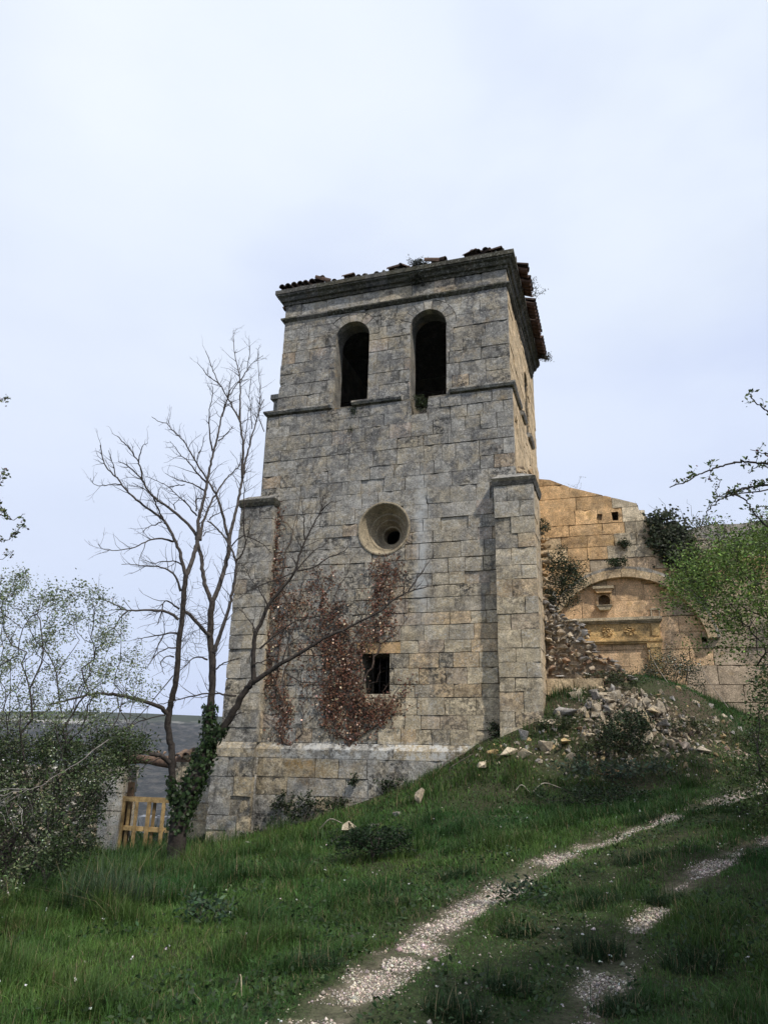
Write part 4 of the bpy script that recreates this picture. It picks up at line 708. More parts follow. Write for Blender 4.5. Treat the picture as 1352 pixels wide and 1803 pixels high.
for (x, dz, sc2, ro_) in ((-5.55, .12, 1.0, .5), (-5.4, .10, 1.1, -.7), (-1.0, .04, 1, .5), (-.75, .05, 1.0, -.3), (-.62, .02, 1, .5), (-.35, .03, 1.1, .4), (-1.9, .07, 1, .4), (-2.1, .05, 1, -.5), (-4.6, .06, .9, .3), (-2.9, .05, .9, 2.), (-3.2, .06, 1, .2)):
    tile(tl, (x, -.06 + rnd.uniform(-.05, .05), 14.86 + dz), (math.cos(ro_), -math.sin(ro_) * .6, rnd.uniform(-.2, .2)), None, ln=.42 * sc2, r=.11, roll=rnd.uniform(-.6, .6))
rb = rf
# rubble bedding of the lost tiles along the front edge
def hull_rock(n=12, flat=.7):
    import bmesh
    bm = bmesh.new()
    for _ in range(n):
        v = rng.normal(size=3); v /= np.linalg.norm(v); v *= rng.uniform(.75, 1.05); bm.verts.new((v[0], v[1] * .85, v[2] * flat))
    r = bmesh.ops.convex_hull(bm, input=bm.verts)
    bmesh.ops.delete(bm, geom=[g for g in r['geom_interior'] if isinstance(g, bmesh.types.BMVert)], context='VERTS')
    bmesh.ops.bevel(bm, geom=bm.edges[:], offset=.025, segments=1, affect='EDGES')
    bmesh.ops.triangulate(bm, faces=bm.faces[:])
    bm.verts.ensure_lookup_table(); bm.verts.index_update()
    V = np.array([v.co[:] for v in bm.verts]); F = [tuple(v.index for v in f.verts) for f in bm.faces]; bm.free(); return V, F
ROCKS = [hull_rock(int(rng.integers(8, 14)), rng.uniform(.5, .9)) for _ in range(24)]
def rot3():
    q = rng.normal(size=4); q /= np.linalg.norm(q); w, x, y, z = q
    return np.array([[1 - 2 * (y * y + z * z), 2 * (x * y - z * w), 2 * (x * z + y * w)], [2 * (x * y + z * w), 1 - 2 * (x * x + z * z), 2 * (y * z - x * w)], [2 * (x * z - y * w), 2 * (y * z + x * w), 1 - 2 * (x * x + y * y)]])
def rock(mb, p, size, col, flat=None, free=True):
    V, F = ROCKS[int(rng.integers(len(ROCKS)))]; V = V * (np.asarray(size) if np.ndim(size) else size)
    if free: V = V @ rot3().T
    else:
        a = rng.uniform(0, 6.28) if free is False else 0; V = V * [1, 1, 1]
        c_, s_ = math.cos(a), math.sin(a); V = np.column_stack([V[:, 0] * c_ - V[:, 1] * s_, V[:, 0] * s_ + V[:, 1] * c_, V[:, 2]])
    mb.add(V + np.asarray(p), F, col)
for i in range(150):
    x = rng.uniform(-6.5, .05); rock(rb, (x, rng.uniform(-.12, .25), 14.84), rng.uniform(.04, .10), trimc(0, 0) * .7)
roof = rf.build('roof', M_TRIM, tower); tl.build('roof_tiles', M_TILE, roof)
# heap of stones left on the right buttress
hp = MB()
for i in range(36):
    q = rng.random(); rock(hp, (rng.uniform(-.02, .40), rng.uniform(.1, .9), 8.2 + rng.uniform(.0, .38) * (1 - q * .5)), rng.uniform(.06, .13), warm_col(0, 0) * .8)
hp.build('loose_stones', M_ROCK, br_)
# timbers inside the belfry
bt = MB()
for (p, q, w_) in (((-5.9, 2.6, 12.2), (-.8, 2.7, 12.3), .1), ((-2.5, 1.5, 10.8), (-1.7, 2.4, 13.6), .05)):
    t_ = Tubes(); t_.add([p, q], w_, 4, (.05, .04, .03)); t_.build('bell_beam', M_WOOD, tower)
# ------------------------------------------------------------------ roofless chapel behind the tower, to the right
T2 = 5.8
chapel = thing('chapel_wall', 'tall ochre ashlar wall with sloping broken top and a blind round arch, right of the tower', 'wall', tuple(C0), YAW)
cw = MB(); zs_c = courses(1.5, 10.6, .45)
AC, AZ, ARO = 2.32, 4.73, 2.45
def chap_col(s, z):
    if math.hypot(s - AC, z - AZ) < ARO - .2 and z > 4.4 or (z < 5 and s < 3.6): return (OCHRE * .95 + PINK * .35) * math.exp(rnd.gauss(0, .06))
    if s > 3.3 and z < 6.5: return (BEIGE * .45 + PINK * .45) * math.exp(rnd.gauss(0, .1))  # lower right of the wall: shade put into the stone tint
    if s > 2.2 and z > 7.5: return (BEIGE * .75 + GREY * .3) * math.exp(rnd.gauss(0, .12))
    return warm_col(s, z) * 1.15
masonry(cw, F_front(T2), -.02, 6.6, zs_c, chap_col, ln=(.55, 1.15), gap=.009)
TOP = [(-.3, 10.42), (.35, 10.3), (1.0, 9.98), (2.0, 9.62), (2.96, 9.27), (2.97, 9.06), (3.14, 9.05), (3.15, 8.80), (3.55, 8.74), (3.6, 8.60), (4.0, 8.66), (4.1, 8.4), (4.5, 8.1), (5.2, 7.9), (5.3, 7.5), (7, 7.3), (7, 12), (-.3, 12)]
HOLE1 = [(2.19, 8.78), (2.36, 8.78), (2.37, 9.06), (2.16, 9.06)]; HOLE2 = [(4.34, 4.98), (4.5, 4.97), (4.48, 5.12), (4.36, 5.14)]; HOLE3 = [(1.7, 8.84), (1.86, 8.82), (1.9, 9.02), (1.74, 9.03)]
NIC = [(1.60, 6.13), (1.92, 6.13), (1.92, 6.33)] + [(1.76 + .16 * math.cos(a), 6.33 + .14 * math.sin(a)) for a in np.linspace(0, math.pi, 8)[1:-1]] + [(1.60, 6.33)]
cutsC = [cutter(TOP, T2 - 1, T2 + 3), cutter(HOLE1, T2 - 1, T2 + .5), cutter(HOLE2, T2 - 1, T2 + .5), cutter(HOLE3, T2 - .5, T2 + .05), cutter(NIC, T2 - .5, T2 + .22)]
cw.carve(cutsC); cw.build('ashlar_face', M_WARM, chapel)
cc_ = MB(); box(cc_, (-.02, T2 + .05, 1.2), (6.6, T2 + .85, 10.6), OCHRE * .35); 
TOPc = [(x, z - .03) for x, z in TOP[:-2]] + TOP[-2:]
cc_.carve([cutter(TOPc, T2 - 1, T2 + 3), cutter(HOLE1, T2 - 1, T2 + .5), cutter(HOLE2, T2 - 1, T2 + .5), cutter(NIC, T2 - .5, T2 + .22)]); cc_.build('wall_core', M_WARM, chapel)
# ragged rubble along the broken top
rg = MB()
for (x0, z0), (x1, z1) in zip(TOP[:15], TOP[1:16]):
    for _ in range(int(math.hypot(x1 - x0, z1 - z0) * 9) + 1):
        q = rng.random(); rock(rg, (x0 + (x1 - x0) * q, T2 + rng.uniform(.08, .7), z0 + (z1 - z0) * q - .03), rng.uniform(.05, .11), warm_col(0, 0) * .6)
rg.build('broken_top', M_ROCK, chapel)
ar = MB(); n = 17; e = np.linspace(.14, math.pi + .05, n + 1)
for i in range(n):
    a, b_ = e[i] + .002, e[i + 1] - .002; mid = (a + b_) / 2
    if mid > 2.62: continue                                            # the left foot of the arch has fallen
    P = [(AC + (ARO - .24) * math.cos(q), AZ + (ARO - .24) * math.sin(q)) for q in np.linspace(b_, a, 4)] + [(AC + ARO * math.cos(q), AZ + ARO * math.sin(q)) for q in np.linspace(a, b_, 4)]
    prism(ar, P, T2 - .24 + rnd.gauss(0, .01), T2 + .06, (BEIGE * .6 + OCHRE * .35) * math.exp(rnd.gauss(0, .1)))
    if mid < 2.5:
        P = [(AC + (ARO - .02) * math.cos(q), AZ + (ARO - .02) * math.sin(q)) for q in np.linspace(b_, a, 4)] + [(AC + (ARO + .09) * math.cos(q), AZ + (ARO + .09) * math.sin(q)) for q in np.linspace(a, b_, 4)]
        prism(ar, P, T2 - .18 + rnd.gauss(0, .02), T2 + .05, GREY * .8 * math.exp(rnd.gauss(0, .15)))
ar.build('blind_arch', M_WARM, chapel)
# niche with canopy and bracket
nc = MB(); box(nc, (1.46, T2 - .20, 6.62), (2.06, T2 + .0, 6.70), BEIGE); prism(nc, [(1.56, 6.50), (1.98, 6.50), (2.04, 6.618), (1.50, 6.618)], T2 - .16, T2 + .01, OCHRE)
for x in (1.53, 1.93): box(nc, (x, T2 - .05, 6.1), (x + .06, T2 + .01, 6.498), OCHRE * .9)
prism(nc, [(1.62, 5.98), (1.90, 5.98), (1.98, 6.10), (1.54, 6.10)], T2 - .17, T2 + .01, BEIGE); box(nc, (1.53, T2 - .19, 6.102), (1.99, T2 + .01, 6.13), BEIGE * .9)
nc.build('niche', M_WARM, chapel)
# carved altarpiece of golden stone
al = MB(); G_ = np.array([.58, .39, .17])
def step_mould(x0, x1, z0, hs, ps, col):
    z = z0
    for h, p in zip(hs, ps):
        box(al, (x0 - p * .5, T2 - p, z + .001), (x1 + p * .5, T2 + .01, z + h - .001), col, .004); z += h
step_mould(.55, 3.22, 5.56, (.035, .045, .085), (.12, .18, .24), BEIGE * 1.1)
box(al, (.55, T2 - .09, 5.15), (3.25, T2 + .01, 5.558), G_)
step_mould(.55, 3.22, 4.97, (.06, .06, .055), (.10, .15, .12), G_)
for x in (2.88, .62): 
    box(al, (x, T2 - .10, 3.6), (x + .36, T2 + .01, 4.968), G_ * .95); box(al, (x + .06, T2 - .125, 3.7), (x + .30, T2 - .102, 4.84), G_); box(al, (x - .02, T2 - .14, 4.84), (x + .38, T2 - .10, 4.966), G_)
box(al, (3.02, T2 - .12, 5.18), (3.22, T2 - .092, 5.53), G_)
alt = al.build('altarpiece', M_WARM, chapel)
for k, x in enumerate((1.18, 1.80, 2.42)):
    ro_ = MB()
    for i in range(8):
        a = i * math.pi / 4 + .2; 
        for q in (.08, .13): rock(ro_, (x + q * math.cos(a), T2 - .115, 5.35 + q * math.sin(a)), (.06, .06, .04), G_ * 1.15)
    rock(ro_, (x, T2 - .12, 5.35), .06, G_); ro_.build('rosette', M_WARM, alt)
br2 = MB(); box(br2, (3.02, T2 - .05, 5.95), (3.32, T2 + .01, 6.0), BEIGE); box(br2, (3.04, T2 - .04, 5.74), (3.08, T2 + .01, 5.948), BEIGE); box(br2, (3.26, T2 - .04, 5.74), (3.30, T2 + .01, 5.948), BEIGE); br2.build('wall_bracket', M_WARM, chapel)

# far grey wall of the nave
fwt = thing('nave_wall', 'low grey ashlar wall with an uneven top, far right beyond the bushes', 'wall', tuple(C0), YAW)
fm = MB(); masonry(fm, F_front(9.0), 4.2, 11, courses(2.5, 9.45, .5), lambda s, z: (GREY * .8 + BEIGE * .1) * math.exp(rnd.gauss(0, .12)), ln=(.6, 1.2))
box(fm, (4.2, 9.05, 2), (11, 9.8, 9.3), MORT); fm.carve([cutter([(4, 9.0), (4.6, 9.28), (5.3, 9.42), (6.2, 9.36), (7.0, 9.44), (8, 9.3), (12, 9.2), (12, 12), (4, 12)], 8, 11)]); fm.build('ashlar_face', M_ASHLAR, fwt)

# ruined outer wall beside the buttress: squared footing, rubble heart laid bare above
ru = thing('broken_wall', 'collapsed wall stump of squared blocks with its rubble heart exposed, against the right buttress', 'wall', tuple(C0), YAW)
fb = MB(); masonry(fb, F_front(.62), .47, 1.72, [1.6, 2.05, 2.5, 2.92, 3.46], lambda s, z: warm_col(s, z) * (1.0 if s < 1.2 else .75), ln=(.45, .75)); masonry(fb, F_front(.64), 1.73, 2.45, [1.6, 2.0, 2.5, 2.92, 3.2], lambda s, z: GREY * math.exp(rnd.gauss(0, .1)), ln=(.4, .7))
box(fb, (.47, .68, 1.2), (2.45, 1.5, 3.15), MORT); fb.build('footing', M_WARM, ru)
RP = [(.40, 3.42), (.40, 5.30), (.55, 5.28), (.72, 5.02), (1.0, 4.9), (1.30, 4.78), (1.42, 4.45), (1.62, 4.05), (1.95, 3.88), (2.12, 3.68), (2.4, 3.4), (2.45, 3.15)]
rk = MB(); prism(rk, [(x - .05 if x > .5 else x, z - .10) for x, z in RP], .97, 1.6, np.array([.36, .275, .185]))
z = 3.46
while z < 5.35:
    h = rng.choice((.05, .08, .11, .15)); x = .42
    while x < 2.5:
        w_ = rng.uniform(.06, .30)
        if rng.random() < .07: x += w_; continue
        if in_poly(RP, np.array([x + w_ / 2]), np.array([z + h / 2]))[0]:
            dep = .82 + .12 * (z - 3.4) * .35 + rng.uniform(-.16, .12)
            cl = (np.array([.52, .42, .30]) if rng.random() < .6 else np.array([.34, .20, .12]) if z < 4.2 and rng.random() < .6 else np.array([.37, .345, .31])) * math.exp(rng.normal(0, .25))
            V, F = ROCKS[int(rng.integers(24))]; a = rng.normal(0, .32); V = V * (w_ * .60, .2, h * .72); V = np.column_stack([V[:, 0] * math.cos(a) - V[:, 2] * math.sin(a), V[:, 1], V[:, 0] * math.sin(a) + V[:, 2] * math.cos(a)])
            rk.add(V + (x + w_ / 2, dep + .1, z + h / 2 + rng.normal(0, .02)), F, cl)
        x += w_ + .005
    z += h * .95
for (x0, z0), (x1, z1) in zip(RP[1:10], RP[2:11]):
    for _ in range(10):
        q = rng.random(); rock(rk, (x0 + (x1 - x0) * q, rng.uniform(.85, 1.5), z0 + (z1 - z0) * q + rng.uniform(-.05, .03)), (rng.uniform(.08, .17), rng.uniform(.08, .15), rng.uniform(.04, .07)), np.array([.25, .23, .21]) * math.exp(rng.normal(0, .2)), free=False)
k = 0
while k < 190:
    x, z = rng.uniform(.42, 2.45), rng.uniform(3.42, 5.3)
    if not in_poly(RP, np.array([x]), np.array([z]))[0]: continue
    k += 1; r_ = rng.uniform(.025, .085); rock(rk, (x, .94 + rng.uniform(-.05, .04), z), (r_ * 1.3, r_ * 1.2, r_ * .8), (np.array([.44, .36, .26]) if rng.random() < .6 else np.array([.30, .19, .12]) if z < 4.3 else np.array([.30, .28, .25])) * math.exp(rng.normal(0, .25)))
rk.build('rubble_heart', M_ROCK, ru)
# toothing stones left sticking out of the tower where the vault sprang
to_ = MB()
for z in np.arange(4.6, 7.3, .21):
    w_ = .10 + .16 * math.exp(-((z - 6.6) / .35) ** 2) + rng.uniform(-.03, .06)
    for q in range(2): rock(to_, (.40 + w_ * (.3 + q * .4), .98 + rng.uniform(-.05, .1), z + rng.uniform(-.05, .05)), (w_ * .8, .2, .10), warm_col(0, 0) * .9, free=False)
to_.build('toothing', M_ROCK, tower)
# stub of the fallen vault behind it
vs = thing('vault_stub', 'broken springing of a fallen vault overgrown with a shrub, left of the blind arch', 'vault', tuple(C0), YAW)
vm = MB()
for i in range(90):
    q = rng.random(); a = math.pi * (.78 + .22 * rng.random()); rr = ARO * rng.uniform(.92, 1.12)
    p = (AC + rr * math.cos(a) + .05, T2 - rng.uniform(.2, 1.7), AZ + rr * math.sin(a) - .1)
    rock(vm, p, (rng.uniform(.10, .22), rng.uniform(.12, .25), rng.uniform(.08, .16)), (OCHRE * .7 if rng.random() < .5 else GREY * .8) * math.exp(rng.normal(0, .2)))
prism(vm, [(AC + ARO * math.cos(q), AZ + ARO * math.sin(q)) for q in np.linspace(math.pi * .78, math.pi, 6)] + [(AC + (ARO + .3) * math.cos(q), AZ + (ARO + .3) * math.sin(q)) for q in np.linspace(math.pi, math.pi * .78, 6)], T2 - 1.7, T2 - .02, OCHRE * .6)
vm.build('vault_stones', M_ROCK, vs)

# ------------------------------------------------------------------ yard wall with the gate opening
yw = thing('yard_wall', 'low stone yard wall with a log lintel over its gateway, left of the tower', 'wall', tuple(C0), YAW)
ywm = MB(); yc = lambda s, z: (GREY * 1.05 if rnd.random() < .7 else BEIGE * .8) * math.exp(rnd.gauss(0, .13))
masonry(ywm, F_front(.50), -9.02, -7.42, courses(-1.2, 1.45, .46), yc, ln=(.45, .8))
masonry(ywm, F_front(.50), -11.15, -10.50, [-1.6, .20, .64, .98, 1.32], yc, ln=(.6, .8)); masonry(ywm, F_right(-10.50), .66, 1.1, [-1.6, .2, .64, .98, 1.32], yc)
masonry(ywm, F_left(-9.02), .66, 1.1, courses(-1.2, 1.45, .46), yc)
box(ywm, (-8.99, .55, -1.8), (-7.45, 1.1, 1.42), MORT); box(ywm, (-16.5, .6, -3), (-10.55, 1.1, 1.25), MORT)
ywm.build('squared_stones', M_ASHLAR, yw)
yr = MB()
for i in range(700):
    x = rng.uniform(-16, -11.1); z = rng.uniform(-1.6, 1.25); w_ = rng.uniform(.10, .24)
    rock(yr, (x, .57 + rng.uniform(-.05, .05), z), (w_, .14, w_ * .6), (GREY if rng.random() < .5 else BEIGE * .6) * math.exp(rng.normal(0, .25)), free=False)
for i in range(40): rock(yr, (rng.uniform(-8.95, -7.7), rng.uniform(.5, 1.05), 1.47 + rng.uniform(0, .14)), rng.uniform(.07, .16), (OCHRE * .6 if rng.random() < .6 else BEIGE) * math.exp(rng.normal(0, .25)))
yr.build('rubble_stones', M_ROCK, yw)
lg = Tubes(); q = np.linspace(0, 1, 14); lg.add(np.column_stack([-10.95 + 2.35 * q, np.full(14, .68), 1.46 + .03 * np.sin(q * 7)]), .125 + .02 * np.sin(q * 11), 9, (.13, .085, .06), rough=.12); lg.build('log_lintel', M_BARK, yw)
lt = MB()
for i in range(9): tile(lt, (-8.9 + .22 * i + rng.uniform(-.04, .04), .62, 1.62 + .05 * math.sin(i)), (.1, -1, -.35), None, ln=.45, r=.1, roll=rng.normal(0, .2), col=np.array([.12, .085, .062]) * math.exp(rng.normal(0, .3)))
for i in range(9): rock(lt, (-10.7 + .2 * i, .7, 1.64 + rng.uniform(-.02, .03)), rng.uniform(.06, .11), np.array([.2, .14, .1]) * math.exp(rng.normal(0, .3)))
lt.build('coping_tiles', M_TILE, yw)
stb = MB(); masonry(stb, F_front(.95), -7.93, -7.36, courses(1.4, 3.25, .42), lambda s, z: BEIGE * .7 * math.exp(rnd.gauss(0, .1)), ln=(.5, .7)); box(stb, (-7.9, 1.0, 1.2), (-7.3, 3, 3.2), MORT)
stb.build('wall_return', M_WARM, yw)
tl2 = MB()
for i in range(3): tile(tl2, (-7.78 + .16 * i, 1.15, 3.38 + .05 * i), (-.4, -1, -.3), None, ln=.5, r=.1, col=np.array([.12, .07, .05]))
box(tl2, (-8.0, .9, 3.253), (-7.4, 2.5, 3.31), DARKG, .01); tl2.build('return_coping', M_TILE, yw)

gate = thing('wooden_gate', 'open slatted gate of new yellow timber standing in the yard wall gateway', 'gate', tuple(C0), YAW)
WD = np.array([.34, .23, .10])
def bar(name, p0, p1, col=None):
    m = MB(); box(m, p0, p1, (col if col is not None else WD) * math.exp(rnd.gauss(0, .1)), .004); return m.build(name, M_WOOD, gate)
gt0 = .60
bar('top_rail', (-10.56, gt0 - .045, .44), (-9.02, gt0 - .003, .56)); bar('middle_rail', (-10.44, gt0 + .0, -.26), (-9.02, gt0 + .04, -.15))
for x, w_, f in ((-10.53, .10, 0), (-10.40, .08, 1), (-10.12, .085, 0), (-9.76, .10, 0), (-9.64, .075, 1), (-9.32, .085, 0)):
    bar('upright', (x, gt0 + (.043 if f else -.042), -.82), (x + w_, gt0 + (.08 if f else -.002), .438), WD * (.6 if f else 1))
bar('bottom_rail', (-10.3, gt0 + .0, -.80), (-9.7, gt0 + .04, -.74)); bar('bottom_block', (-9.45, gt0 + .0, -.68), (-9.05, gt0 + .06, -.55), np.array([.22, .10, .05]))
bar('gate_post', (-10.5, .70, -.9), (-10.38, .82, .9), np.array([.10, .065, .04]))
lw = thing('whitewashed_wall', 'low whitewashed wall seen through the gateway', 'wall', (-9.5, 26.5, -1.3), R_(-8))
wm = MB(); q = 0
for i in range(9): box(wm, (-3 + i * .9, 0, -.6), (-3 + i * .9 + .895, .3, .98 + rng.uniform(-.015, .015)), np.array([.62, .60, .58]), .01)
wm.build('whitewashed_face', M_PLASTER, lw)
cp = MB()
for i in range(30): rock(cp, (-3 + i * .27, .15, .99), (.15, .2, .05), np.array([.6, .58, .56]) * math.exp(rng.normal(0, .15)), free=False)
cp.build('wall_coping', M_PLASTER, lw)

# ------------------------------------------------------------------ fallen stones
def stone_thing(p, size, col, label, group=None, seat=.25):
    mb = MB(); V, F = ROCKS[int(rng.integers(24))]; V = V * size * 1.15; a = rng.uniform(0, 6.28); tl_ = rng.normal(0, .25, 2)
    V = np.column_stack([V[:, 0], V[:, 1] * math.cos(tl_[0]) - V[:, 2] * math.sin(tl_[0]), V[:, 1] * math.sin(tl_[0]) + V[:, 2] * math.cos(tl_[0])])
    V = np.column_stack([V[:, 0] * math.cos(a) - V[:, 1] * math.sin(a), V[:, 0] * math.sin(a) + V[:, 1] * math.cos(a), V[:, 2]])
    mb.add(V, F, col); o = mb.build('fallen_stone', M_ROCK); o.location = (p[0], p[1], p[2] + size[2] * seat)
    return tag(o, label, 'stone', group)
def gz(x, y): return float(height(x, y)[0])
PALE = np.array([.47, .39, .28]); GOLD = np.array([.46, .33, .16]); RED = np.array([.32, .17, .09]); ASH = np.array([.30, .28, .255]); WHITE = np.array([.55, .53, .48])
def gs(x, y, size, col, label, **k): return stone_thing((x, y, gz(x, y)), size, col, label, **k)
gs(-.478, 14.05, (.27, .2, .17), PALE, 'large pale weathered boulder alone in the grass below the tower plinth', seat=.55)
gs(-.02, 14.1, (.16, .12, .07), WHITE, 'small flat white stone just right of the lone pale boulder')
gs(.80, 15.0, (.13, .12, .24), np.array([.38, .31, .22]), 'upright tan stone standing in dry grass on the bank', seat=.5)
gs(.37, 14.5, (.2, .15, .12), ASH * .9, 'grey stone half sunk in grass, downhill of the upright tan stone')
gs(2.07, 15.5, (.17, .13, .15), PALE * 1.05, 'rounded cream stone, lowest at the left end of the rubble', seat=.5)
gs(2.35, 15.95, (.21, .16, .12), GOLD, 'yellow flat stone at the left end of the rubble', seat=.5)
gs(-2.58, 17.0, (.22, .15, .12), WHITE, 'white cracked stone in grass near the tower base')
gs(-3.09, 16.6, (.2, .1, .08), WHITE * .8, 'flat white stone with grass growing through it')
gs(-3.75, 16.9, (.16, .12, .10), WHITE * .9, 'small white stone at the right foot of the bare tree', seat=.5)
gs(9.2, 17.6, (.26, .2, .17), RED * .8, 'dark reddish block in the scree below the chapel wall', seat=.6)
gs(7.05, 16.9, (.14, .10, .09), GOLD, 'yellow angular stone at the foot of the scree')
# big blocks at the left shoulder of the heap
for (s, t, z, size, col, label) in (
    (.98, -.35, 2.62, (.40, .2, .17), ASH * .9, 'long grey beam shaped block lying across the top left of the rubble heap'),
    (.60, -.55, 2.38, (.27, .2, .16), PALE * .95, 'cream block in front of the right buttress'),
    (.02, -.75, 2.02, (.20, .16, .2), ASH, 'blue grey rounded boulder against the foot of the buttress'),
    (.95, -1.0, 2.08, (.34, .13, .10), GOLD * 1.05, 'long squared yellow block sloping down the rubble heap'),
    (.55, -1.15, 1.85, (.2, .16, .24), PALE * .8, 'tall grey cream slab leaning in the rubble'),
    (-.25, -1.35, 1.55, (.38, .22, .17), np.array([.40, .34, .24]), 'big tan slab at the left shoulder of the rubble'),
    (.18, -1.45, 1.50, (.17, .14, .15), np.array([.42, .34, .22]), 'blocky tan stone right of the big tan slab'),
    (1.75, -1.6, 1.58, (.24, .16, .17), np.array([.38, .23, .12]), 'orange brown stone alone in the grass under the bramble'),
    (3.55, -.75, 2.28, (.33, .18, .15), PALE, 'long cream slab on the right flank of the rubble heap'),
    (3.15, -.85, 2.25, (.2, .16, .15), np.array([.42, .33, .25]), 'pinkish cream stone beside the long cream slab'),
    (1.25, -.75, 2.35, (.2, .1, .06), RED, 'red brown tile fragment on the rubble heap')):
    p = at(s, t, 0); z = gz(p[0], p[1]) + .06; stone_thing((p[0], p[1], z), size, col, label, seat=.1)
# the heap itself: 220 stones one could count, then small fill
def heap_pt():
    while True:
        s = rng.normal(1.95, .75); t = rng.normal(-.40, .42) + .12 * (s - 2.3)
        if .5 < s < 3.6 and -1.5 < t < .55: return s, t
fill = MB(); kk = 0
HEAP = [MB() for _ in range(12)]
hp_me = []
for i, m in enumerate(HEAP):
    V, F = ROCKS[i * 2 % 24]; m.add(V, F, (PALE if i % 3 else ASH if i % 2 else GOLD * .5 + PALE * .5) * math.exp(rng.normal(-.12, .2))); me = m.mesh('heap_stone'); me.materials.append(M_ROCK); hp_me.append(me)
for i in range(230):
    s, t = heap_pt(); p = at(s, t, 0); r = .04 + .15 * rng.random() ** 2.2; bulge = .22 * math.exp(-(((s - 2.5) / .9) ** 2 + ((t + .2) / .6) ** 2))
    o = bpy.data.objects.new('heap_stone', hp_me[int(rng.integers(12))]); o.location = (p[0], p[1], gz(p[0], p[1]) + bulge + r * .2); o.scale = (r * 1.2, r, r * .8); o.rotation_euler = rng.uniform(0, 6.28, 3)
    COL.objects.link(o); tag(o, 'pale broken limestone lump in the rubble heap right of the buttress', 'stone', 'stones of the rubble heap')
def fill_rocks(mb, n, ptf, smin, smax, cols):
    for _ in range(n):
        x, y, z = ptf(); rock(mb, (x, y, z), smin + (smax - smin) * rng.random() ** 2.5, cols[int(rng.integers(len(cols)))] * math.exp(rng.normal(-.1, .25)))
def heapf():
    s, t = heap_pt(); p = at(s, t, 0); b_ = .22 * math.exp(-(((s - 2.5) / .9) ** 2 + ((t + .2) / .6) ** 2)); return p[0], p[1], gz(p[0], p[1]) + b_ - .03
def scree():
    s = rng.uniform(2.8, 7.5); t = rng.normal(-.4 + .35 * (s - 3), .7); p = at(s, t, 0); return p[0], p[1], gz(p[0], p[1])
def bank():
    s = rng.uniform(-.9, 1.9); t = rng.normal(-1.15, .45); p = at(s, t, 0); return p[0], p[1], gz(p[0], p[1])
fill_rocks(fill, 1500, heapf, .02, .075, [PALE, PALE, ASH, GOLD * .5 + ASH * .4, np.array([.2, .15, .1])])
fill_rocks(fill, 900, scree, .015, .12, [PALE * .8, ASH * .8, np.array([.22, .15, .11]), GOLD * .7])
fill_rocks(fill, 160, bank, .02, .10, [PALE, ASH, GOLD])
tag(fill.build('rubble', M_ROCK), 'small loose rubble filling the heap and the scree below the chapel', 'rubble', kind='stuff')
# ------------------------------------------------------------------ bare tree with ivy
def noisy(P, amp):
    P = P.copy(); n = len(P)
    if n > 3: P[1:-1] += rng.normal(0, amp, (n - 2, 3))
    return P
BK = np.array([.05, .042, .036]); BKG = np.array([.085, .074, .066])
tree = thing('bare_tree', 'leafless many stemmed tree with an ivy clad foot, in front of the tower', 'tree', tuple(DATA['tree_trunk'][0][0][:3]))
tree_o = np.array(DATA['tree_trunk'][0][0][:3])
tk = Tubes()
for i, L in enumerate(DATA['tree_trunk']):
    L = np.array(L); P = smooth_line(L[:, :3], 5); r = np.interp(np.linspace(0, 1, len(P)), np.linspace(0, 1, len(L)), L[:, 3])
    if i == 0: r = r * 1.12; r[:4] *= (1.35, 1.22, 1.12, 1.05); P[0, 2] -= .15
    tk.add(noisy(P, .012) - tree_o, r, 12 if i == 0 else 9, BK * .8, rough=.10)
tk.build('trunk', M_BARK, tree)
limb = Tubes(); twig = Tubes()
def side_twigs(P, r, n, lmax, depth=0, upb=.25, col=BK):
    L = np.r_[0, np.cumsum(np.linalg.norm(np.diff(P, axis=0), axis=1))]
    if L[-1] < .15: return
    for _ in range(n):
        q = rng.uniform(.18, 1.0) * L[-1]; i = min(np.searchsorted(L, q), len(P) - 1); T = P[i] - P[max(i - 1, 0)]; T /= np.linalg.norm(T) + 1e-9
        side = rng.normal(size=3); side -= T * (side @ T); side /= np.linalg.norm(side); ang = rng.uniform(.5, 1.15)
        d = T * math.cos(ang) + side * math.sin(ang); d[2] += upb * rng.random(); d[1] *= .7; d /= np.linalg.norm(d)
        ln = lmax * rng.uniform(.25, 1.0) * (1.1 - .5 * q / L[-1]); k = 5; Q = [P[i]]; dd = d.copy()
        for j in range(k):
            dd = dd + rng.normal(0, .16, 3); dd[2] += .05; dd /= np.linalg.norm(dd); Q.append(Q[-1] + dd * ln / k)
        Q = np.array(Q); r0_ = min(r[i] * .6, .0045 + ln * .007); twig.add(Q - tree_o, np.linspace(r0_, .0022, k + 1), 4 if depth == 0 else 3, col)
        if depth == 0: side_twigs(Q, np.linspace(r0_, .002, k + 1), rng.integers(1, 4), ln * .5, 1, upb)
for L in DATA['tree_branches']:
    L = np.array(L); P = smooth_line(L[:, :3], 4); r = np.interp(np.linspace(0, 1, len(P)), np.linspace(0, 1, len(L)), L[:, 3]) * 1.12
    P = noisy(P, .007); light = L[0, 2] > 3.2 and L[0, 0] < -1.5
    limb.add(P - tree_o, np.maximum(r, .003), 8 if r[0] > .03 else 6 if r[0] > .012 else 4, BKG if light and r[0] > .025 else BK, rough=.08)
    ln = np.linalg.norm(np.diff(P, axis=0), axis=1).sum(); side_twigs(P, np.maximum(r, .004), int(ln * 7.5) + 2, .8 if r[0] > .02 else .55)
limb.build('limbs', M_BARK, tree); twig.build('twigs', M_BARK, tree)
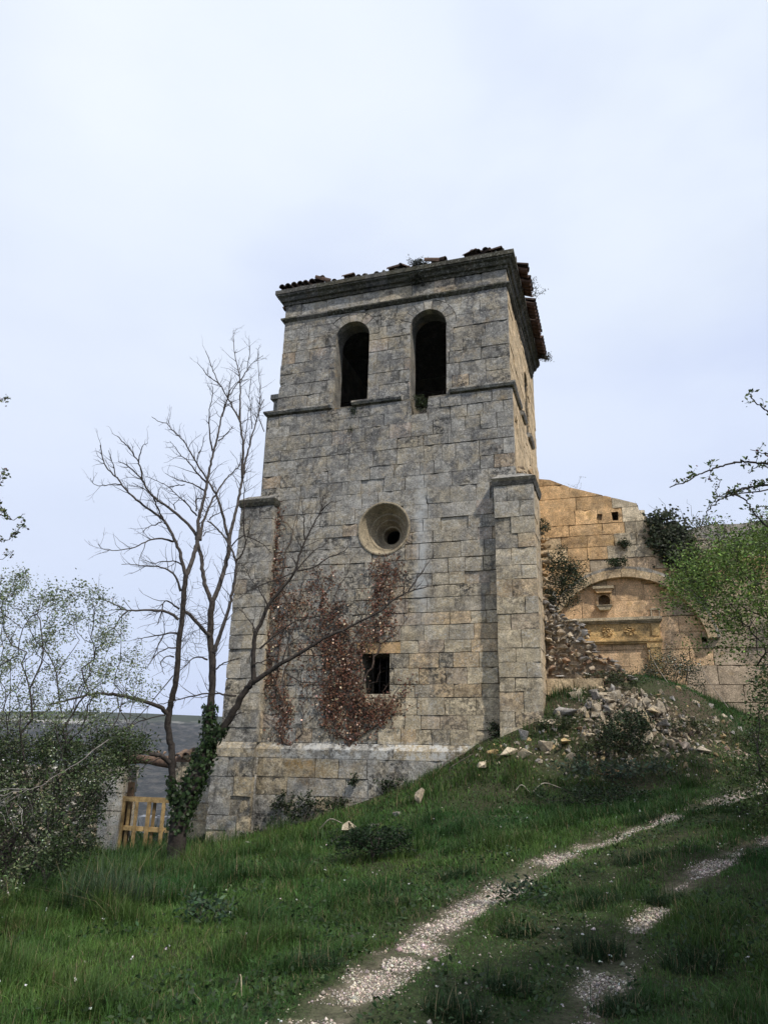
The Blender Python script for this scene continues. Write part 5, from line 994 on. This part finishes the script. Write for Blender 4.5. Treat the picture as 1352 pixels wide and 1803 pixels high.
# tangle of dead climber round the left stem
tg = Tubes(); L = np.array(DATA['tree_branches'][0]); 
for _ in range(60):
    q = rng.uniform(.15, 1); i = q * (len(L) - 1); i0 = min(int(i), len(L) - 2); p = L[i0, :3] + (L[i0 + 1, :3] - L[i0, :3]) * (i - i0); p = p + rng.normal(0, .06, 3) + (rng.uniform(0, .3), 0, 0); Q = [p]
    d = rng.normal(size=3) * .5 + (0, 0, -.6)
    for j in range(7): d = d + rng.normal(0, .5, 3); d /= np.linalg.norm(d); Q.append(Q[-1] + d * .11)
    tg.add(np.array(Q) - tree_o, .0035, 3, BK * .9)
tg.build('dead_climber', M_BARK, tree)
iv = Leafage(); 
def ivy_on(L, q0, q1, n, rad, size=.075):
    L = np.array(L); P = smooth_line(L[:, :3], 6); r = np.interp(np.linspace(0, 1, len(P)), np.linspace(0, 1, len(L)), L[:, 3])
    i = rng.uniform(q0, q1, n) * (len(P) - 1); i0 = np.minimum(i.astype(int), len(P) - 2); f_ = (i - i0)[:, None]; c = P[i0] * (1 - f_) + P[i0 + 1] * f_; rr = r[i0]
    nd = rng.normal(size=(n, 3)); T = P[i0 + 1] - P[i0]; T /= np.linalg.norm(T, axis=1)[:, None]; nd -= T * (nd * T).sum(1)[:, None]; nd /= np.linalg.norm(nd, axis=1)[:, None]
    iv.add(c + nd * (rr * 1.05 + rad * rng.random(n) ** 1.5)[:, None] - tree_o, size, (.028, .052, .016), .35, up=-.1, normals=nd, aspect=.95)
ivy_on(DATA['tree_trunk'][0], .30, 1.0, 1500, .13); ivy_on(DATA['tree_trunk'][1], .0, .62, 620, .10); ivy_on(DATA['tree_trunk'][2], 0, .35, 300, .08); ivy_on(DATA['tree_trunk'][3], 0, .22, 220, .06)
iv.build('ivy', M_LEAF, tree)

# ------------------------------------------------------------------ bushes and small trees
def bush(name, label, cat, roots, tips, leaf, stem_col=(.06, .05, .045), r_tip=.0022, group=None, lift_=.02, per=6, spread=.05, wob=.05, power=.45, step=.15):
    o = np.array(roots[0], float); t = thing(name, label, cat, tuple(o), 0, group)
    A, par, r, w = grow([np.array(p) - o for p in roots], np.asarray(tips) - o, r_tip, power, step, wob, lift_)
    tb = Tubes(); limbs(tb, A, par, r, stem_col); tb.build('stems', M_BARK, t)
    thin = np.where(w <= 3)[0]; thin = thin[par[thin] >= 0]
    for lname, n, size, col, var, asp, mat in leaf:
        lf = Leafage(); k = thin[rng.integers(0, len(thin), n)]; f_ = rng.random((n, 1)); p = A[k] * f_ + A[par[k]] * (1 - f_) + rng.normal(0, spread, (n, 3))
        lf.add(p, size, col, var, up=.25, aspect=asp); lf.build(lname, mat, t)
    return t
def tips_in(key, n, depth, jitter=.0, bias=None):
    poly, Y = DATA['poly'][key]; q = sample_poly(poly, n); y = Y + rng.normal(0, depth, n)
    k = y / Y; q = q + rng.normal(0, jitter, q.shape) * (rng.random((n, 1)) < .4); return np.column_stack([q[:, 0] * (1 + (k - 1) * .5), y, q[:, 1]])
tu = tips_in('blossom_upper', 700, .9); tu = tu[fbm(tu[:, 0] * 3, tu[:, 2] * 3, .8, 3) > .33]
tl_ = tips_in('blossom_lower', 360, .9)
bush('flowering_thicket', 'grey green thicket coming into white blossom, at the left edge of the meadow', 'shrub',
     [(-4.75, 10.7, gz(-4.75, 10.7) - .05), (-4.3, 11.0, gz(-4.3, 11) - .05), (-5.6, 10.9, gz(-5.6, 10.9) - .05)], np.vstack([tu, tl_]),
     [('foliage', 30000, .038, (.13, .16, .075), .35, .5, M_LEAF), ('blossom', 3600, .019, (.62, .63, .55), .15, .9, M_LEAF)], per=6, spread=.06)
tl3 = tips_in('blossom_lower', 480, .8); tl3[:, 1] += .8; tl3 = tl3[tl3[:, 2] < 1.9]
bush('evergreen_shrub', 'dense dark evergreen shrub filling the corner under the flowering thicket', 'shrub', [(-4.6, 11.3, gz(-4.6, 11.3) - .05), (-5.4, 11.6, gz(-5.4, 11.6) - .05)], tl3,
     [('foliage', 34000, .045, (.038, .058, .02), .5, .5, M_LEAF)], spread=.09)
# thick leaning stem under it
ts = thing('dead_stump', 'thick black leaning stem under the thicket at the left edge', 'stump', (-4.72, 10.55, gz(-4.72, 10.55) - .1))
tb = Tubes(); tb.add(np.array([(0, 0, 0), (-.02, .02, .25), (-.07, .03, .5), (-.13, .05, .8), (-.22, .06, 1.05)]), np.array([.17, .14, .115, .085, .06]), 9, (.035, .03, .026), rough=.15); tb.add(np.array([(-.10, .03, .65), (.0, .0, .9), (.12, -.04, 1.15)]), np.array([.05, .035, .02]), 6, (.035, .03, .026)); tb.build('stem', M_BARK, ts)
wbk = DATA['bleached'][0]; wb = np.array(wbk); tb = Tubes(); P = smooth_line(wb[:, :3], 4); rr = np.interp(np.linspace(0, 1, len(P)), np.linspace(0, 1, len(wb)), wb[:, 3]) * .55; tb.add(noisy(P, .008), rr, 5, (.22, .20, .18))
for _ in range(14):
    q = P[rng.integers(len(P) // 2, len(P))]; d = rng.normal(size=3) * .5 + (-.3, 0, -.5); Q = [q]
    for j in range(5): d = d + rng.normal(0, .3, 3); Q.append(Q[-1] + d / np.linalg.norm(d) * .1)
    tb.add(np.array(Q), .003, 3, (.3, .28, .26))
tag(tb.build('bleached_branch', M_BARK), 'long bleached dead branch lying across the left thicket', 'branch')
# near sprays at the left edge belong to a tree standing just outside the picture
def leafy_tree(name, label, cat, data, foot, leaf_n, size, col, extra=(), spur=.10, nspur=7):
    o = np.array([foot[0], foot[1], gz(foot[0], foot[1]) - .1]); t = thing(name, label, cat, tuple(o)); tb = Tubes(); lf = Leafage(); bud = lf
    head = np.mean([np.array(L)[0, :3] for L in data], axis=0) 
    tr_ = smooth_line(np.array([o, o + (0, 0, .8), (o + head) / 2 + (.15, 0, .1), head + (.25 * np.sign(head[0]), 0, 0)]), 5); tb.add(tr_ - o, np.linspace(.09, .04, len(tr_)), 8, BK, rough=.1)
    for L in data:
        L = np.array(L); root = tr_[-1]; Pq = np.vstack([root, L[:, :3]]) if np.linalg.norm(root - L[0, :3]) > .05 else L[:, :3]
        P = smooth_line(Pq, 5); r = np.interp(np.linspace(0, 1, len(P)), np.linspace(0, 1, len(Pq)), np.r_[L[0, 3] * 1.8, L[:, 3]][-len(Pq):]); P = noisy(P, .006); tb.add(P - o, np.maximum(r, .002), 6, BK)
        cum = np.r_[0, np.cumsum(np.linalg.norm(np.diff(P, axis=0), axis=1))]
        for s_ in np.arange(.1, cum[-1], spur):
            s_ += rng.uniform(-.3, .3) * spur; i = min(np.searchsorted(cum, s_), len(P) - 1); d = rng.normal(size=3); d[2] += .7; d /= np.linalg.norm(d); ln = rng.uniform(.02, .11)
            tb.add(np.array([P[i], P[i] + d * ln]) - o, (.003, .0015), 3, BK)
            m = rng.integers(nspur - 3, nspur + 4); lf.add(P[i] + d * ln * rng.uniform(.3, 1.1, (m, 1)) + rng.normal(0, .014, (m, 3)) - o, size, col, .3, up=.4, aspect=.55)
            m = rng.integers(1, 4); bud.add(P[i] + d * ln + rng.normal(0, .015, (m, 3)) - o, size * .55, (.10, .035, .03), .3, aspect=.8)
    q = rng.normal(size=(170, 3)); q /= np.linalg.norm(q, axis=1)[:, None]; q *= rng.random((170, 1)) ** .4 * (1.15, 1.15, .95)        # the crown proper, outside the picture
    A, par, r, w = grow([tr_[-1] - o, tr_[len(tr_) // 2] - o], q + tr_[-1] - o + (1.45 * np.sign(head[0]), .1, .5), .0025, .45, .15, .05, .02); limbs(tb, A, par, r, BK)
    k = np.where((w <= 3) & (par >= 0))[0]; k = k[rng.integers(0, len(k), 6500)]; lf.add(A[k] + rng.normal(0, .05, (6500, 3)), size, col, .35, up=.3, aspect=.55)
    tb.build('limbs', M_BARK, t); lf.build('foliage', M_LEAF, t); return t
leafy_tree('hawthorn_tree', 'hawthorn with long arching sprays of new leaves, reaching in from the right edge', 'tree', DATA['hawthorn'], (4.9, 6.5), 0, .042, (.10, .135, .05))
leafy_tree('budding_tree', 'budding tree of which only a few spray tips reach in at the left edge', 'tree', DATA['sprays'], (-4.6, 6.3), 0, .045, (.09, .115, .04))
# twiggy undergrowth behind the hawthorn
gt = tips_in('green_bush', 520, .6, .22)
bush('green_bush', 'fresh yellow green bush in new leaf in front of the chapel wall', 'bush', [(9.0, 12.6, gz(9.0, 12.6) - .05), (8.3, 12.2, gz(8.3, 12.2) - .05)], gt,
     [('foliage', 22000, .055, (.105, .16, .036), .5, .5, M_LEAF)], spread=.11, wob=.08)
gt = tips_in('grey_bush', 420, .7, .4)
bush('scrub_bush', 'dull olive scrub standing before the far grey wall', 'bush', [(10.5, 21.6, gz(10.5, 21.6)), (12.0, 21.8, gz(12, 21.8))], gt, [('foliage', 22000, .075, (.055, .07, .030), .4, .5, M_LEAF)], spread=.13)
gt = tips_in('low_bush', 520, .7, .22)
bush('bramble_bush', 'dark leafy bush at the right edge beside the end of the track', 'bush', [(6.0, 10.8, gz(6, 10.8)), (5.4, 10.5, gz(5.4, 10.5)), (6.4, 11.2, gz(6.4, 11.2))], gt, [('foliage', 17000, .05, (.055, .085, .025), .45, .55, M_LEAF), ('blossom', 500, .022, (.55, .56, .5), .2, .9, M_LEAF)], spread=.10)
gt = tips_in('vault_shrub', 150, .35, .2); bush('vault_shrub', 'dark shrub rooted on the broken vault stub', 'shrub', [tuple(at(.35, 3.4, 5.5)), tuple(at(.9, 3.4, 5.5))], gt, [('foliage', 5200, .06, (.030, .042, .02), .45, .5, M_LEAF)], spread=.09)
gt = tips_in('mound_shrub', 300, .45, .2); bush('mound_shrub', 'grey twiggy shrub with scattered white blossom on the mound below the altarpiece', 'shrub', [(7.1, 19.0, gz(7.1, 19) - .05), (7.5, 18.8, gz(7.5, 18.8) - .05)], gt, [('foliage', 7500, .05, (.05, .06, .032), .4, .5, M_LEAF), ('blossom', 260, .04, (.6, .6, .55), .15, .9, M_LEAF)], spread=.10)
gt = tips_in('heap_bramble', 150, .25); bush('bramble', 'dark green bramble growing on the rubble heap', 'bramble', [(4.9, 15.75, gz(4.9, 15.75))], gt, [('foliage', 4200, .05, (.026, .042, .016), .4, .65, M_LEAF)], spread=.08)
tx = rng.uniform(0, 1, 60); hw = [at(.6 + 2.6 * q, -.3 + rng.normal(0, .45), 0) for q in tx]
def small_plant(name, label, cat, p, w_, h_, n, size, col, hang=False, asp=.5, group=None):
    p = np.array(p, float); k = max(10, n // 18); tips = p + np.column_stack([rng.normal(0, w_ * .5, k), rng.normal(0, w_ * .3, k), (-1 if hang else 1) * h_ * rng.uniform(.25, 1, k)])
    return bush(name, label, cat, [tuple(p)], tips, [('foliage', n, size, col, .4, asp, M_LEAF)], spread=size * .8, step=.1, group=group)
small_plant('cornice_plant', 'dark bushy weed growing on the middle of the cornice', 'plant', at(-2.5, -.05, 14.82), .28, .22, 900, .05, (.028, .034, .018))
small_plant('cornice_plant', 'dark weed hanging below the cornice between the bell openings', 'plant', at(-2.55, -.15, 14.68), .28, .45, 700, .045, (.022, .026, .015), hang=True)
small_plant('sill_plant', 'green weed rooted in the broken sill of the right bell opening', 'plant', at(-2.42, .05, 10.3), .2, .5, 700, .045, (.04, .055, .022))
small_plant('wall_plant', 'small weed in a joint under the left bell opening', 'plant', at(-4.28, -.02, 10.35), .12, .35, 200, .045, (.028, .042, .018))
small_plant('wall_plant', 'tiny weed just below the other weed under the left bell opening', 'plant', at(-4.34, -.02, 9.95), .08, .18, 90, .04, (.028, .042, .018))
small_plant('eaves_plant', 'spindly leafy seedling growing out of the right hand eaves', 'plant', at(.45, 2.6, 14.95), .35, .75, 260, .05, (.05, .055, .035))
small_plant('eaves_plant', 'clump of dead weeds hanging at the back corner of the eaves', 'plant', at(.42, 5.6, 14.9), .25, .35, 500, .05, (.04, .04, .025), hang=True)
small_plant('wall_top_plant', 'thin dry stalk on the sloping top of the chapel wall', 'plant', at(1.15, T2 + .2, 9.9), .3, .5, 60, .03, (.08, .07, .05))
small_plant('chapel_weed', 'round dark green weed in a joint of the chapel wall', 'plant', at(2.45, T2 - .03, 7.85), .2, .25, 500, .06, (.025, .042, .018))
small_plant('chapel_weed', 'dark green weed sprouting on top of the blind arch', 'plant', at(2.15, T2 - .2, 7.2), .3, .28, 700, .06, (.025, .045, .018))
small_plant('toothing_weed', 'dark tuft on the toothing stones beside the buttress', 'plant', at(.5, .9, 6.9), .14, .5, 500, .05, (.03, .045, .02))
for (s, z, w_, h_, n, lab) in ((-5.55, -.02, .3, .85, 700, 'tall ivy sprig climbing the tower foot, leftmost of the row'), (-5.0, .1, .4, .75, 900, 'dense ivy clump climbing the tower foot, left of the plinth weeds'), (-4.2, .25, .5, .5, 700, 'low ivy patch against the middle of the tower foot'), (-3.05, .8, .3, .45, 500, 'dark ivy tuft on the plinth below the square window'), (-3.85, 1.0, .12, .25, 160, 'small green sprig on the plinth, left of the dark ivy tuft'), (-6.3, -.3, .5, .35, 500, 'nettles at the tower foot under the left buttress'), (-.62, 1.95, .2, .5, 400, 'dark weed in the corner between tower and right buttress')):
    small_plant('foot_ivy', lab, 'plant', at(s, -.22 if s < -1 else -.1, z), w_, h_, n, .05, (.026, .04, .016), asp=.8)
small_plant('grey_weed', 'clump of grey green broad leaved weeds on the bank below the rubble heap', 'plant', (4.35, 14.6, gz(4.35, 14.6)), .9, .4, 900, .085, (.06, .085, .05), asp=.5)
small_plant('grey_weed', 'grey green broad leaved weed in the meadow left of the track', 'plant', (-1.55, 7.9, gz(-1.55, 7.9)), .35, .22, 220, .07, (.05, .085, .045), asp=.4)
small_plant('grey_weed', 'grey green weed on the grassy strip between the wheel tracks', 'plant', (1.45, 8.5, gz(1.45, 8.5)), .28, .15, 200, .06, (.05, .08, .045), asp=.4)
small_plant('meadow_bush', 'dark rounded green clump in the grass below the tower', 'bush', (-.05, 11.3, gz(-.05, 11.3)), .55, .42, 3200, .045, (.016, .034, .012))
small_plant('meadow_bush', 'low dark weed patch in the grass, right of the rounded clump', 'bush', (3.6, 13.6, gz(3.6, 13.6)), .8, .35, 1800, .05, (.022, .04, .016))

for (s, t_, w_, h_, n, lab) in ((.9, -.7, .5, .3, 900, 'weeds among the blocks at the left shoulder of the rubble heap'), (1.7, -1.25, .6, .35, 900, 'dark weeds along the lower edge of the rubble heap'), (3.4, -.2, .6, .35, 800, 'olive weeds on the right shoulder of the rubble heap'), (2.0, .45, .5, .4, 800, 'weeds on the crest of the rubble heap under the broken wall'), (4.6, .6, .9, .3, 900, 'sparse weeds in the scree below the chapel wall')):
    p = at(s, t_, 0); small_plant('heap_weed', lab, 'plant', (p[0], p[1], gz(p[0], p[1])), w_, h_, n, .05, (.045, .06, .022))
# ------------------------------------------------------------------ dead creeper on the front wall
def creeper(name, label, data, root, size=.056, t0=0.0, cat='creeper', pale=(.40, .30, .22), main=(.105, .050, .030), mat=None, thick=.10, lname='dead_leaves', stem=(.10, .072, .055)):
    t = thing(name, label, cat, tuple(C0), YAW); lf = Leafage(); tb = Tubes(); allp = []
    for poly, n in data:
        q = sample_poly(poly, n); d = fbm(q[:, 0] + 20, q[:, 1] + 20, 3.2, 7); q = q[(d > .40) & (fbm(q[:, 0] + 7, q[:, 1] + 3, 9.0, 2) > .36)]; n = len(q); q = q + rng.normal(0, 1, q.shape) * np.where(rng.random((n, 1)) < .35, .15, .02)
        lf.add(np.column_stack([q[:, 0] + rng.normal(0, .05, n), t0 - .03 - rng.random(n) ** 2 * thick, q[:, 1] + rng.normal(0, .05, n)]), size, np.where(rng.random((n, 1)) < .09, np.array([pale]), np.array([main])), .4, hang=.6, normals=np.tile([0, -1., .25], (n, 1)), aspect=.75)
        allp.append(q[rng.random(n) < .10])
    q = np.vstack(allp); tips = np.column_stack([q[:, 0], np.full(len(q), t0 - .02) - rng.random(len(q)) * .03, q[:, 1]])
    spread_ = tips[rng.integers(0, len(tips), 420)] + np.column_stack([rng.normal(0, .42, 420), np.zeros(420), np.abs(rng.normal(0, .35, 420))]); tips = np.vstack([tips, spread_])
    A, par, r, w = grow(root, tips, .0028, .42, .12, .07); A[:, 1] = np.clip(A[:, 1], t0 - .10, t0 - .012); limbs(tb, A, par, r, stem); tb.build('stems', M_BARK, t); lf.build(lname, mat or M_DRY, t)
creeper('dry_creeper', 'large mass of dead red brown creeper around the square window', DATA['creeper'], [(-4.5, -.16, .5), (-4.15, -.16, .6), (-4.8, -.16, .4)])
creeper('dry_creeper', 'narrow strand of dead red creeper in the corner of the left buttress', DATA['creeper_strand'], [(-5.6, -.16, 0), (-5.9, -.16, -.1)])
creeper('wall_ivy', 'dark ivy spreading over the broken right hand corner of the chapel wall', [([(3.2, 8.8), (3.6, 8.95), (4.15, 8.85), (4.45, 8.3), (4.25, 7.7), (4.6, 7.1), (4.3, 6.5), (4.05, 7.1), (3.7, 7.2), (3.55, 7.6), (3.15, 7.9), (3.3, 8.3)], 3600), ([(3.6, 8.2), (4.2, 8.5), (4.3, 7.6), (3.8, 7.4)], 2200)], [(4.3, T2 - .06, 5.2), (4.6, T2 - .06, 5.4)], .095, T2, 'ivy', (.05, .06, .025), (.026, .036, .015), M_LEAF, .28, 'foliage', (.05, .042, .036))

# ------------------------------------------------------------------ grass and herbs
def grass_points(n, y0, y1, xw, pw):
    y = y0 + (y1 - y0) * rng.random(n) ** pw; x = (rng.random(n) - .5) * 2 * xw * (y + 2.5) + .12 * y * 0; return x, y
def blades(x, y, hgt, wid, col, lean=.8):
    n = len(x); z = lift(x, y) - .012; an = rng.uniform(0, 6.28, n); ln = np.abs(rng.normal(0, lean, n)) * hgt; d = np.stack([np.cos(an), np.sin(an)], 1); wv = np.stack([-d[:, 1], d[:, 0]], 1) * wid[:, None] * .5
    B = np.column_stack([x, y, z]); o0 = np.zeros(n)
    def p(f_, wf, sgn): 
        q = B.copy(); q[:, :2] += d * (ln * f_ ** 2)[:, None] + wv * wf * sgn; q[:, 2] += hgt * f_ * (1 - .25 * f_ * np.minimum(ln / hgt, 1.2)); return q
    V = np.stack([p(0, 1, -1), p(0, 1, 1), p(.55, .8, 1), p(.55, .8, -1), p(1, .12, 1), p(1, .12, -1)], 1).reshape(-1, 3); k = np.arange(n)[:, None] * 6
    F = np.concatenate([k + [0, 1, 2, 3], k + [3, 2, 4, 5]], 0)
    return V, F, np.repeat(col, 6, axis=0)
def blocked(x, y):
    dx = x - C0[0]; dy = y - C0[1]; s = dx * AU[0] + dy * AU[1]; t = dx * AV[0] + dy * AV[1]
    return (s > -7.5) & (s < .45) & (t > -.4) & (t < 6.3) | (s > -7.5) & (s < -1.3) & (t > -.2) & (t < 6) | (s > .4) & (s < 2.3) & (t > .6) & (t < 1.6) | (s > -.1) & (t > 5.7)
def meadow(n, y0, y1, xw, pw, hm, wm_):
    x, y = grass_points(n, y0, y1, xw, pw); tm_ = track_mask(x, y); g1 = fbm(x, y, 1.1, 1); g2 = fbm(x, y, 2.6, 8)
    dx = x - C0[0]; dy = y - C0[1]; s = dx * AU[0] + dy * AU[1]; t = dx * AV[0] + dy * AV[1]; heap_ = np.exp(-(((s - 2.5) / 1.3) ** 2 + ((t + .4) / .7) ** 2))
    mid = np.exp(-((track_mask(x, y) + 0) * 0 + ((x - np.interp(y, [5, 6.5, 8.2, 9.4, 10.5, 12], [.35, .9, 1.8, 2.9, 4.0, 6])) / 1.3) ** 2))
    scree_ = np.exp(-(((s - 5.2) / 2.2) ** 2 + ((t - .5) / 1.0) ** 2))
    keep = (rng.random(n) > np.clip((tm_ - .3) * 1.7 * (fbm(x, y, 3.1, 9) > .45) + .25 * (tm_ > .5), 0, .90)) & ~blocked(x, y) & (rng.random(n) > heap_ * .93) & (rng.random(n) > scree_ * .2) & (rng.random(n) > .35 * mid * (g2 > .55))
    x, y, g1, g2, tm_, mid = x[keep], y[keep], g1[keep], g2[keep], tm_[keep], mid[keep]; n = len(x); cl_ = np.clip((vnoise(x + .3 * np.sin(y * 3), y, 2.3, 31) - .55) * 4, 0, 1)
    left = np.clip((-.3 - x) / 2.5, 0, 1) 
    h_ = hm * (.25 + 1.1 * g1 + .6 * left) * np.exp(rng.normal(0, .3, n)) * (1 - .5 * np.clip(mid, 0, 1)) * (1 - .4 * np.clip(tm_, 0, 1)) * (.75 + 1.3 * cl_)
    g3 = fbm(x, y, .45, 21)[:, None]; c = np.array([.034, .094, .021]) * (1 - g2[:, None]) + np.array([.074, .142, .030]) * g2[:, None]; c = c * (1 + .5 * np.clip((g3 - .5) * 4, -1, 1) * np.array([.9, .45, .3])) * (1 - .35 * cl_[:, None])
    c = c * np.exp(rng.normal(0, .25, (n, 1))) * np.exp(rng.normal(0, .07, (n, 3))); sd_ = (x - C0[0]) * AU[0] + (y - C0[1]) * AU[1]; td_ = (x - C0[0]) * AV[0] + (y - C0[1]) * AV[1]; bank_ = np.exp(-((td_ + .9) / .9) ** 2) * (sd_ > -4); dry = rng.random(n) < .045 + .30 * bank_ * (g2 > .45) + .05 * (g2 > .6); c[dry] = np.array([.20, .16, .085])
    return blades(x, y, h_, wm_ * np.exp(rng.normal(0, .25, n)), c)
parts = [meadow(90000, 4.6, 8.2, .6, 1.0, .05, .0045), meadow(210000, 4.6, 9, .62, 1.0, .075, .0048), meadow(190000, 8.5, 14, .56, .9, .10, .007), meadow(160000, 13.5, 21.5, .56, .9, .12, .011), meadow(14000, 21, 32, .6, 1.0, .15, .02)]
V = []; F = []; Cc = []; o_ = 0
for a, b_, c in parts: V.append(a); F.append(b_ + o_); Cc.append(c); o_ += len(a)
gr = fast_mesh('grass', np.concatenate(V), np.concatenate(F), np.concatenate(Cc), M_GRASS)
tag(gr, 'lush dark green spring grass covering the slope', 'grass', kind='stuff')
# low broad leaves among the grass
n = 42000; x, y = grass_points(n, 4.8, 18, .55, .9); k = (fbm(x, y, 1.3, 5) > .5) & ~blocked(x, y) & (track_mask(x, y) < .5); x, y = x[k], y[k]; lf = Leafage()
lf.add(np.column_stack([x, y, lift(x, y) + rng.uniform(.01, .09, len(x))]), .05, (.034, .062, .022), .35, up=.2, aspect=.5); h_ = lf.build('herbs', M_LEAF); tag(h_, 'low broad leaved herbs growing through the grass', 'herbs', kind='stuff')
n = 150; x, y = grass_points(n, 5, 15, .5, .9); k = ~blocked(x, y); x, y = x[k], y[k]; P = np.column_stack([x, y, lift(x, y) + .09]); lf = Leafage()
for a in range(5): lf.add(P + rng.normal(0, .003, P.shape), .016, (.75, .75, .70), .05, up=.1, aspect=.8)
tag(lf.build('daisies', M_LEAF), 'tiny white daisies dotted through the grass', 'flowers', kind='stuff')
# long grass tussock
def tussock(label, x0, y0, rad, n, hgt, col, group=None):
    a = rng.uniform(0, 6.28, n); r = rad * rng.random(n) ** .6; x = x0 + r * np.cos(a) * 1.4; y = y0 + r * np.sin(a); c = np.array(col) * np.exp(rng.normal(0, .3, (n, 1))); dry = rng.random(n) < .10; c[dry] = (.22, .18, .10)
    V, F, C_ = blades(x, y, hgt * np.exp(rng.normal(0, .4, n)), np.full(n, .006), c, 1.0); o = fast_mesh('tussock', V, F, C_, M_GRASS); tag(o, label, 'grass tuft', group)
tussock('tall blue green tussock with dry tips at the lower left', -2.95, 9.2, .36, 2200, .30, (.045, .075, .038))
k = 0
for (x0, y0, rad, h_) in ((1.0, 6.2, .13, .14), (1.9, 7.1, .16, .16), (2.5, 6.6, .18, .15), (1.3, 7.6, .14, .13), (2.2, 8.3, .2, .16), (3.1, 9.6, .22, .16), (.55, 5.75, .16, .15), (1.7, 5.9, .15, .14), (2.9, 8.2, .15, .14), (.2, 8.6, .16, .13), (-.5, 6.6, .16, .16), (3.9, 11.8, .22, .16), (1.0, 9.9, .2, .15)):
    tussock('dark dense grass tuft beside the wheel tracks', x0, y0, rad, 700, h_ * .62, (.020, .046, .014), 'dark grass tufts along the track')
# fallen sticks
def stick(label, P, r, col):
    tb = Tubes(); P = np.array(P, float); P[:, 2] = [gz(a, b_) + z for a, b_, z in P]; tb.add(smooth_line(P, 4), np.linspace(r, r * .5, (len(P) - 1) * 4 + 1), 5, col, rough=.1); tag(tb.build('fallen_stick', M_BARK), label, 'stick')
stick('pale curved stick in the grass left of the lone boulder', [(-1.1, 15.6, .05), (-.9, 15.5, .18), (-.65, 15.35, .05)], .018, (.30, .26, .21))
stick('forked dry twig on the bank above the cream stone', [(1.2, 16.4, .05), (1.45, 16.3, .2), (1.8, 16.2, .22)], .014, (.22, .18, .14))
stick('dry twig lying below the forked one on the bank', [(1.45, 16.0, .05), (1.5, 15.9, .15), (1.9, 15.7, .25)], .014, (.22, .18, .14))
stick('looped pale stem in the grass below the rubble', [(2.55, 14.6, .05), (2.65, 14.55, .16), (2.8, 14.5, .02)], .012, (.36, .32, .25))
stick('arched pale stem right of the looped one', [(2.85, 14.5, .05), (3.05, 14.5, .17), (3.35, 14.5, .08)], .012, (.36, .32, .25))
stick('long bleached pole standing in the scree', [(8.3, 18.2, .1), (8.1, 18.5, .4), (7.95, 18.7, .75)], .010, (.26, .23, .19))
stick('second bleached pole, left of the long one in the scree', [(6.6, 17.4, .05), (6.45, 17.6, .35), (6.35, 17.75, .65)], .009, (.26, .23, .19))
stick('thin dry twig at the right foot of the rubble heap', [(5.6, 16.0, .1), (5.95, 15.9, .12), (6.35, 15.9, .1)], .012, (.26, .22, .18))
stick('pale bent straw in the near meadow at the left', [(-1.0, 6.2, .03), (-.95, 6.1, .14), (-.9, 5.9, .05)], .006, (.40, .34, .22))

# trees just outside the picture on the right, whose shade falls across the near corner
def crown_tree(name, label, foot, R, H, n):
    p = np.array([foot[0], foot[1], gz(*foot)]); q = rng.normal(size=(260, 3)); q /= np.linalg.norm(q, axis=1)[:, None]; q *= rng.random((260, 1)) ** .4; tips = p + (0, 0, H) + q * (R, R, R * .75)
    bush(name, label, 'tree', [tuple(p)], tips, [('foliage', n, .085, (.06, .085, .025), .35, .6, M_LEAF)], spread=.16, r_tip=.004)
crown_tree('shade_tree', 'leafy tree outside the right edge of the picture', (4.9, 3.3), 1.7, 4.0, 24000)
crown_tree('shade_tree', 'second leafy tree outside the right edge, nearer the bramble bush', (6.9, 5.4), 1.7, 4.1, 24000)
crown_tree('shade_tree', 'third leafy tree outside the picture, close to the viewer on the right', (4.2, 2.5), 1.6, 4.3, 24000)

# ------------------------------------------------------------------ the air over the valley
hz = MB(); box(hz, (-2790, -2790, -140), (2790, 2790, 112)); mz = bpy.data.materials.new('valley_haze'); mz.use_nodes = True; tz = mz.node_tree; tz.nodes.clear()
oz = N(tz, 'ShaderNodeOutputMaterial'); vz = N(tz, 'ShaderNodeVolumePrincipled', inp={'Density': .00009, 'Anisotropy': .1}); vz.inputs['Color'].default_value = (.80, .86, 1, 1)
tz.links.new(vz.outputs[0], oz.inputs['Volume'])
haze = hz.build('haze', mz); tag(haze, 'thin blue haze hanging over the valley', 'haze', kind='stuff')
